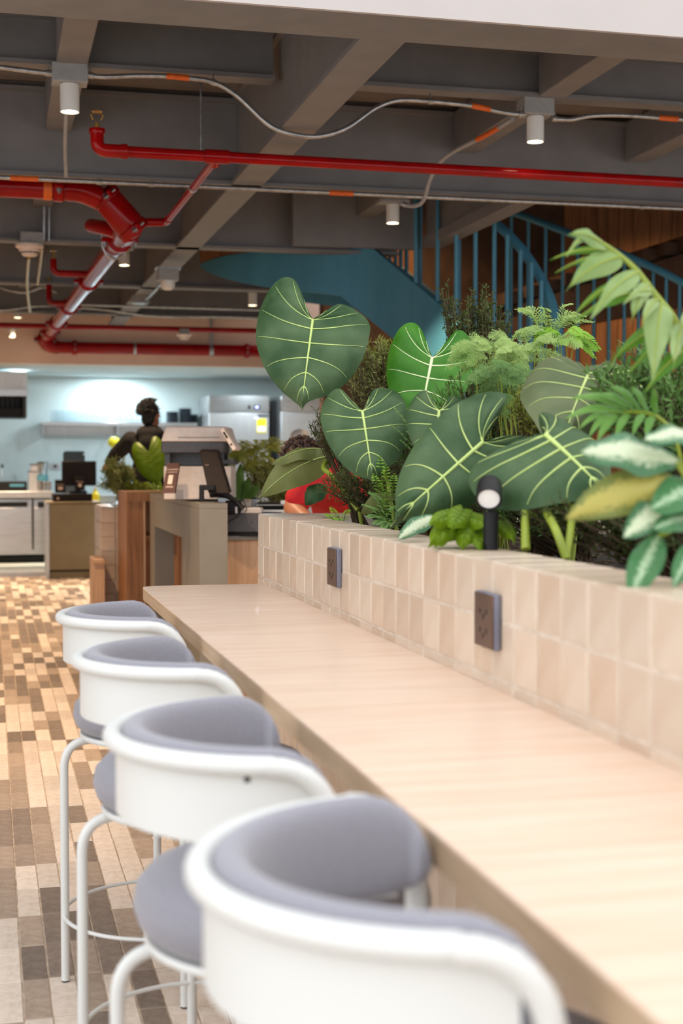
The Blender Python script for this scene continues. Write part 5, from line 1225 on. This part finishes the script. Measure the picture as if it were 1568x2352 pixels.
lance_leaf(sm, at(1000, 1186, 3.5), at(912, 1240, 3.4), .045, 'aglaonema', TOCAM + up * .4, sag=.05); MB().tube([(1.16, 3.5, SOIL), at(1000, 1186, 3.5)], .003, 6).build('petiole', 'petiole', sm)
# ---- garden spotlight among the leaves
gs = thing('garden_spotlight', 'black garden spotlight with a pale round lens in the planter', 'spotlight', at(1130, 1262, 3.12))
h0 = at(1124, 1112, 3.14); ax = (at(1121, 1170, 3.05) - h0).normalized()
Rm = Vector((0, 0, 1)).rotation_difference(ax).to_matrix()
MB().lathe([(.001, -.012), (.018, -.008), (.027, .006), (.0285, .02), (.0285, .066), (.026, .068), (.024, .06), (.001, .058)], h0, 26, Rm).build('head', 'black_plastic', gs, smooth=True)
MB().lathe([(.001, .059), (.0235, .06), (.0235, .063), (.001, .064)], h0, 22, Rm).build('lens', 'paper', gs, smooth=True)
b0 = at(1127, 1175, 3.14); MB().tube([b0, Vector((b0.x, b0.y, SOIL))], .017, 14).build('stem', 'black_plastic', gs, smooth=True)
MB().tube([h0 + ax * .03 + Vector((0, .03, 0)), b0], .008, 8).build('yoke', 'black_plastic', gs, smooth=True)
# ---- mulch
rm = random.Random(9); mu = MB()
for k in range(900):
    p = Vector((rm.uniform(1.13, 2.3), rm.uniform(1.2, 4.95), SOIL + rm.uniform(0, .008)))
    mu.obox(p, (rm.uniform(.015, .04), rm.uniform(.006, .015), .005), Matrix.Rotation(rm.uniform(0, 6), 3, 'Z') @ Matrix.Rotation(rm.uniform(-.4, .4), 3, 'X'))
o = mu.build('bark_mulch', 'twig', planter); o['kind'] = 'stuff'

# ================================================================== PEOPLE
def capsule(mb, a, b, ra, rb, n=12):
    a, b = Vector(a), Vector(b); mb.tube([a, a.lerp(b, .5), b], [ra, (ra + rb) / 2, rb], n); mb.ell(a, (ra,) * 3, n=n, m=8); mb.ell(b, (rb,) * 3, n=n, m=8)
def chain(mb, pts, rs):
    for i in range(len(pts) - 1): capsule(mb, pts[i], pts[i + 1], rs[i], rs[i + 1])
def remesh(o, vox, it=6):
    m = o.modifiers.new('remesh', 'REMESH'); m.mode = 'VOXEL'; m.voxel_size = vox; m.use_smooth_shade = True
    s = o.modifiers.new('smooth', 'SMOOTH'); s.iterations = it; s.factor = .5
def hand(mb, wrist, d, palm_n, curl=.5, side=1):
    """palm, four unequal bent fingers and a thumb leaving the side of the palm"""
    d = Vector(d).normalized(); nrm = Vector(palm_n); nrm = (nrm - d * nrm.dot(d)).normalized(); s = d.cross(nrm) * side; w = Vector(wrist)
    R_ = Matrix((s, d, nrm)).transposed()
    mb.ell(w + d * .05, (.042, .055, .016), R_)
    for k, (off, ln) in enumerate(((-.030, .072), (-.010, .080), (.011, .075), (.030, .058))):
        p = w + d * .092 + s * off; a = curl * .5; dirs = [d * math.cos(a * q) + nrm * math.sin(a * q) for q in (1, 2, 3)]
        q1 = p + dirs[0] * ln * .45; q2 = q1 + dirs[1] * ln * .32; q3 = q2 + dirs[2] * ln * .24
        chain(mb, [p - d * .02, q1, q2, q3], [.0095, .0088, .008, .007])
    t0 = w + d * .03 - s * .036; t1 = t0 + (d * .6 - s * .7 + nrm * .2).normalized() * .035; t2 = t1 + (d * .9 - s * .25 + nrm * .35).normalized() * .03
    chain(mb, [t0 + s * .015, t1, t2], [.012, .010, .0085])
def head(mb, c, f, u):
    """skull, jaw, nose, brow, lips and ears; c centre, f facing, u crown direction"""
    f = Vector(f).normalized(); u = Vector(u); u = (u - f * u.dot(f)).normalized(); s = f.cross(u); R_ = Matrix((s, f, u)).transposed(); c = Vector(c)
    mb.ell(c + u * .025 - f * .01, (.074, .094, .092), R_); mb.ell(c - u * .045 + f * .022, (.056, .066, .07), R_); mb.ell(c - u * .092 + f * .055, (.03, .028, .022), R_)
    mb.ell(c - u * .012 + f * .098, (.013, .018, .024), R_); mb.ell(c + u * .022 + f * .080, (.045, .012, .01), R_); mb.ell(c - u * .055 + f * .088, (.022, .010, .009), R_)
    for sg in (-1, 1): mb.ell(c + s * sg * .078 - f * .005 - u * .005, (.010, .02, .032), R_)
    return s, f, u
def eyes(c, s, f, u, par):
    for sg in (-1, 1):
        e = MB().ell(Vector(c) + s * sg * .031 + f * .079 + u * .004, (.0125, .0125, .0125)).build('eye', 'paper', par, smooth=True)
        MB().ell(Vector(c) + s * sg * .031 + f * .0895 + u * .004, (.0055, .0035, .0055)).build('iris', 'dark_rubber', e, smooth=True)
def hair_mesh(c, s, f, u, par, m, seed, tuft=.022, n=230):
    r = random.Random(seed); R_ = Matrix((s, f, u)).transposed(); c = Vector(c)
    mb = MB().ell(c + u * .045 - f * .028, (.084, .086, .096), R_).ell(c - u * .03 - f * .048, (.066, .05, .06), R_)
    for k in range(n):
        a, b = r.uniform(0, 6.283), math.acos(r.uniform(-.25, 1)); d = s * math.sin(b) * math.cos(a) + f * math.sin(b) * math.sin(a) + u * math.cos(b)
        if d.dot(f) > .0 and d.dot(u) < .85: continue
        p = c + u * .04 - f * .028 + (s * d.dot(s) * .084 + f * d.dot(f) * .09 + u * d.dot(u) * .094)
        t = (d + Vector((r.uniform(-.6, .6), r.uniform(-.6, .6), r.uniform(.0, 1.1)))).normalized()
        mb.tube([p - d * .015, p + t * tuft * .6, p + t * tuft * 1.1 + Vector((r.uniform(-1, 1), r.uniform(-1, 1), -.6)) * tuft * .35], [.011, .008, .0015], 6)
    return mb.build('hair', m, par, smooth=True, angle=180)

# ---- person in a black hoodie seen from behind, one arm reaching left
PZ = .13                                             # raised staff floor behind the counters
struct(MB().box(1.2, 4.1, 12.35, 17.9, 0, PZ).build('floor_staff', 'kitchen_paint'))
D1 = 12.75
hc = at(347, 956, D1)                                # head centre
fx = Vector((FW.x, FW.y, 0)).normalized(); rx = RT.copy()
gx, gy = hc.x, hc.y
def P1(r, f, z): return Vector((gx, gy, 0)) + rx * r + fx * f + Vector((0, 0, z))
zs = hc.z - .215                                     # shoulder line
hipz = PZ + .93
Ls, Rs = P1(-.185, .0, zs), P1(.185, .0, zs)
Le, Lw = P1(-.335, .10, zs - .13), P1(-.43, .33, zs - .20)
Re, Rw = P1(.25, .12, zs - .26), P1(.16, .36, zs - .30)
facing = (fx + rx * .55).normalized()
b = MB()
s_, f_, u_ = head(b, hc, facing, up - fx * .05)
chain(b, [hc - up * .07 - fx * .01, P1(0, -.01, zs + .05), P1(0, -.01, zs - .02)], [.056, .06, .075])
b.ell(P1(0, .0, zs - .10), (.175, .11, .15), Matrix((rx, fx, up)).transposed()); b.ell(P1(0, .0, zs - .32), (.15, .10, .2), Matrix((rx, fx, up)).transposed()); b.ell(P1(0, 0, hipz), (.16, .115, .13), Matrix((rx, fx, up)).transposed())
chain(b, [Ls, Le, Lw], [.058, .045, .03]); chain(b, [Rs, Re, Rw], [.058, .045, .03])
hand(b, Lw, (Lw - Le), -up, .5, 1); hand(b, Rw, (Rw - Re), -up, .5, -1)
for sg in (-1, 1):
    chain(b, [P1(sg * .09, 0, hipz - .03), P1(sg * .10, .02, PZ + .50), P1(sg * .10, -.01, PZ + .09)], [.085, .06, .042]); chain(b, [P1(sg * .10, -.02, PZ + .045), P1(sg * .11, .14, PZ + .03)], [.042, .03])
man = b.build('person', 'skin', smooth=True, angle=180, org=(gx, gy, PZ)); remesh(man, .008, 5)
tag(man, 'person in a black hoodie seen from behind, arm stretched left, near the kitchen', 'person')
eyes(hc, s_, f_, u_, man); hair_mesh(hc, s_, f_, u_, man, 'hair', 4, .042, 420)
h = MB(); RM = Matrix((rx, fx, up)).transposed()
h.ell(P1(0, .0, zs - .09), (.205, .135, .165), RM); h.ell(P1(0, .0, zs - .30), (.185, .125, .22), RM); h.ell(P1(0, 0, hipz + .05), (.18, .13, .13), RM)
chain(h, [Ls + up * .0, Le, Lw - (Lw - Le) * .08], [.082, .066, .05]); chain(h, [Rs, Re, Rw - (Rw - Re) * .08], [.082, .066, .05])
h.ell(P1(0, -.075, zs + .055), (.13, .085, .085), RM); h.ell(P1(0, -.01, zs + .05), (.10, .095, .06), RM); h.ell(P1(0, -.12, zs - .02), (.10, .055, .085), RM)
ho = h.build('hoodie', 'black_fabric', man, smooth=True, angle=180); remesh(ho, .012, 3)
tr = MB(); tr.ell(P1(0, 0, hipz), (.175, .128, .13), RM)
for sg in (-1, 1): chain(tr, [P1(sg * .09, 0, hipz - .03), P1(sg * .10, .02, PZ + .50), P1(sg * .10, -.01, PZ + .12)], [.10, .078, .065])
to = tr.build('trousers', 'denim', man, smooth=True, angle=180); remesh(to, .012, 3)
for sg in (-1, 1):
    sh_ = MB(); chain(sh_, [P1(sg * .10, -.035, PZ + .052), P1(sg * .112, .15, PZ + .043)], [.05, .042]); q = sh_.build('shoe', 'black_plastic', man, smooth=True, angle=180); remesh(q, .008, 2)

# ---- person in a red shirt leaning over the worktop beyond the planter
D2 = 6.75
hc = at(694, 1076, D2 + .12); gx, gy = hc.x, hc.y
def P2(u, v, d): return at(u, v, d)
sh0 = P2(708, 1112, D2)                              # near shoulder
b = MB(); facing = (TOCAM + rx * .1 - up * .9).normalized()
s_, f_, u_ = head(b, hc, facing, up + TOCAM * .3)
nk = P2(732, 1092, D2 + .18); chest = P2(775, 1125, D2 + .3); hip = Vector((chest.x + .16, chest.y + .42, .97)); sh1 = P2(800, 1112, D2 + .02)
capsule(b, hc - u_ * .05 - f_ * .02, nk, .055, .065)
capsule(b, nk, chest, .10, .135); capsule(b, chest, hip, .135, .14); capsule(b, sh0, sh1, .06, .06); capsule(b, sh0, chest, .07, .13)
el0 = P2(672, 1166, D2 - .02); wr0 = P2(716, 1174, D2 - .16); wr0.z = 1.10; el0.z = max(el0.z, 1.125)
el1 = P2(850, 1150, D2 + .0); wr1 = P2(800, 1172, D2 - .15); wr1.z = 1.10
chain(b, [sh0, el0, wr0], [.056, .046, .030]); chain(b, [sh1, el1, wr1], [.056, .046, .030])
hand(b, wr0, (wr0 - el0), -up, .35, -1); hand(b, wr1, (wr1 - el1), -up, .35, 1)
for sg in (-1, 1):
    hp = hip + rx * sg * .09; kn = Vector((hp.x, hp.y - .03, .50)); an = Vector((hp.x, hp.y + .02, .09)); chain(b, [hp, kn, an], [.09, .06, .042]); chain(b, [an - up * .045, an - up * .055 + TOCAM * .14], [.04, .03])
wm = b.build('person', 'skin', smooth=True, angle=180, org=(hip.x, hip.y, 0)); remesh(wm, .008, 5)
tag(wm, 'person in a red shirt bending over the worktop, mostly hidden by leaves', 'person')
eyes(hc, s_, f_, u_, wm); hair_mesh(hc, s_, f_, u_, wm, 'brown_hair', 8, .028, 260)
h = MB(); capsule(h, nk, chest, .105, .15); capsule(h, chest, hip, .15, .155); capsule(h, sh0, sh1, .075, .075); capsule(h, sh0, chest, .085, .145)
capsule(h, sh0, sh0.lerp(el0, .62), .074, .068); capsule(h, sh1, sh1.lerp(el1, .62), .074, .068)
ho = h.build('shirt', 'red_fabric', wm, smooth=True, angle=180); remesh(ho, .01, 3)
tr = MB(); capsule(tr, hip + up * .02, hip - up * .05, .158, .15)
for sg in (-1, 1):
    hp = hip + rx * sg * .09; chain(tr, [hp, Vector((hp.x, hp.y - .03, .50)), Vector((hp.x, hp.y + .02, .12))], [.105, .078, .066])
to = tr.build('trousers', 'denim', wm, smooth=True, angle=180); remesh(to, .012, 3)
for sg in (-1, 1):
    an = hip + rx * sg * .09; an = Vector((an.x, an.y + .02, .05)); sh_ = MB(); chain(sh_, [an, an + Vector((0, 0, -.008)) + Vector((TOCAM.x, TOCAM.y, 0)) * .15], [.049, .041]); q = sh_.build('shoe', 'black_plastic', wm, smooth=True, angle=180); remesh(q, .008, 2)
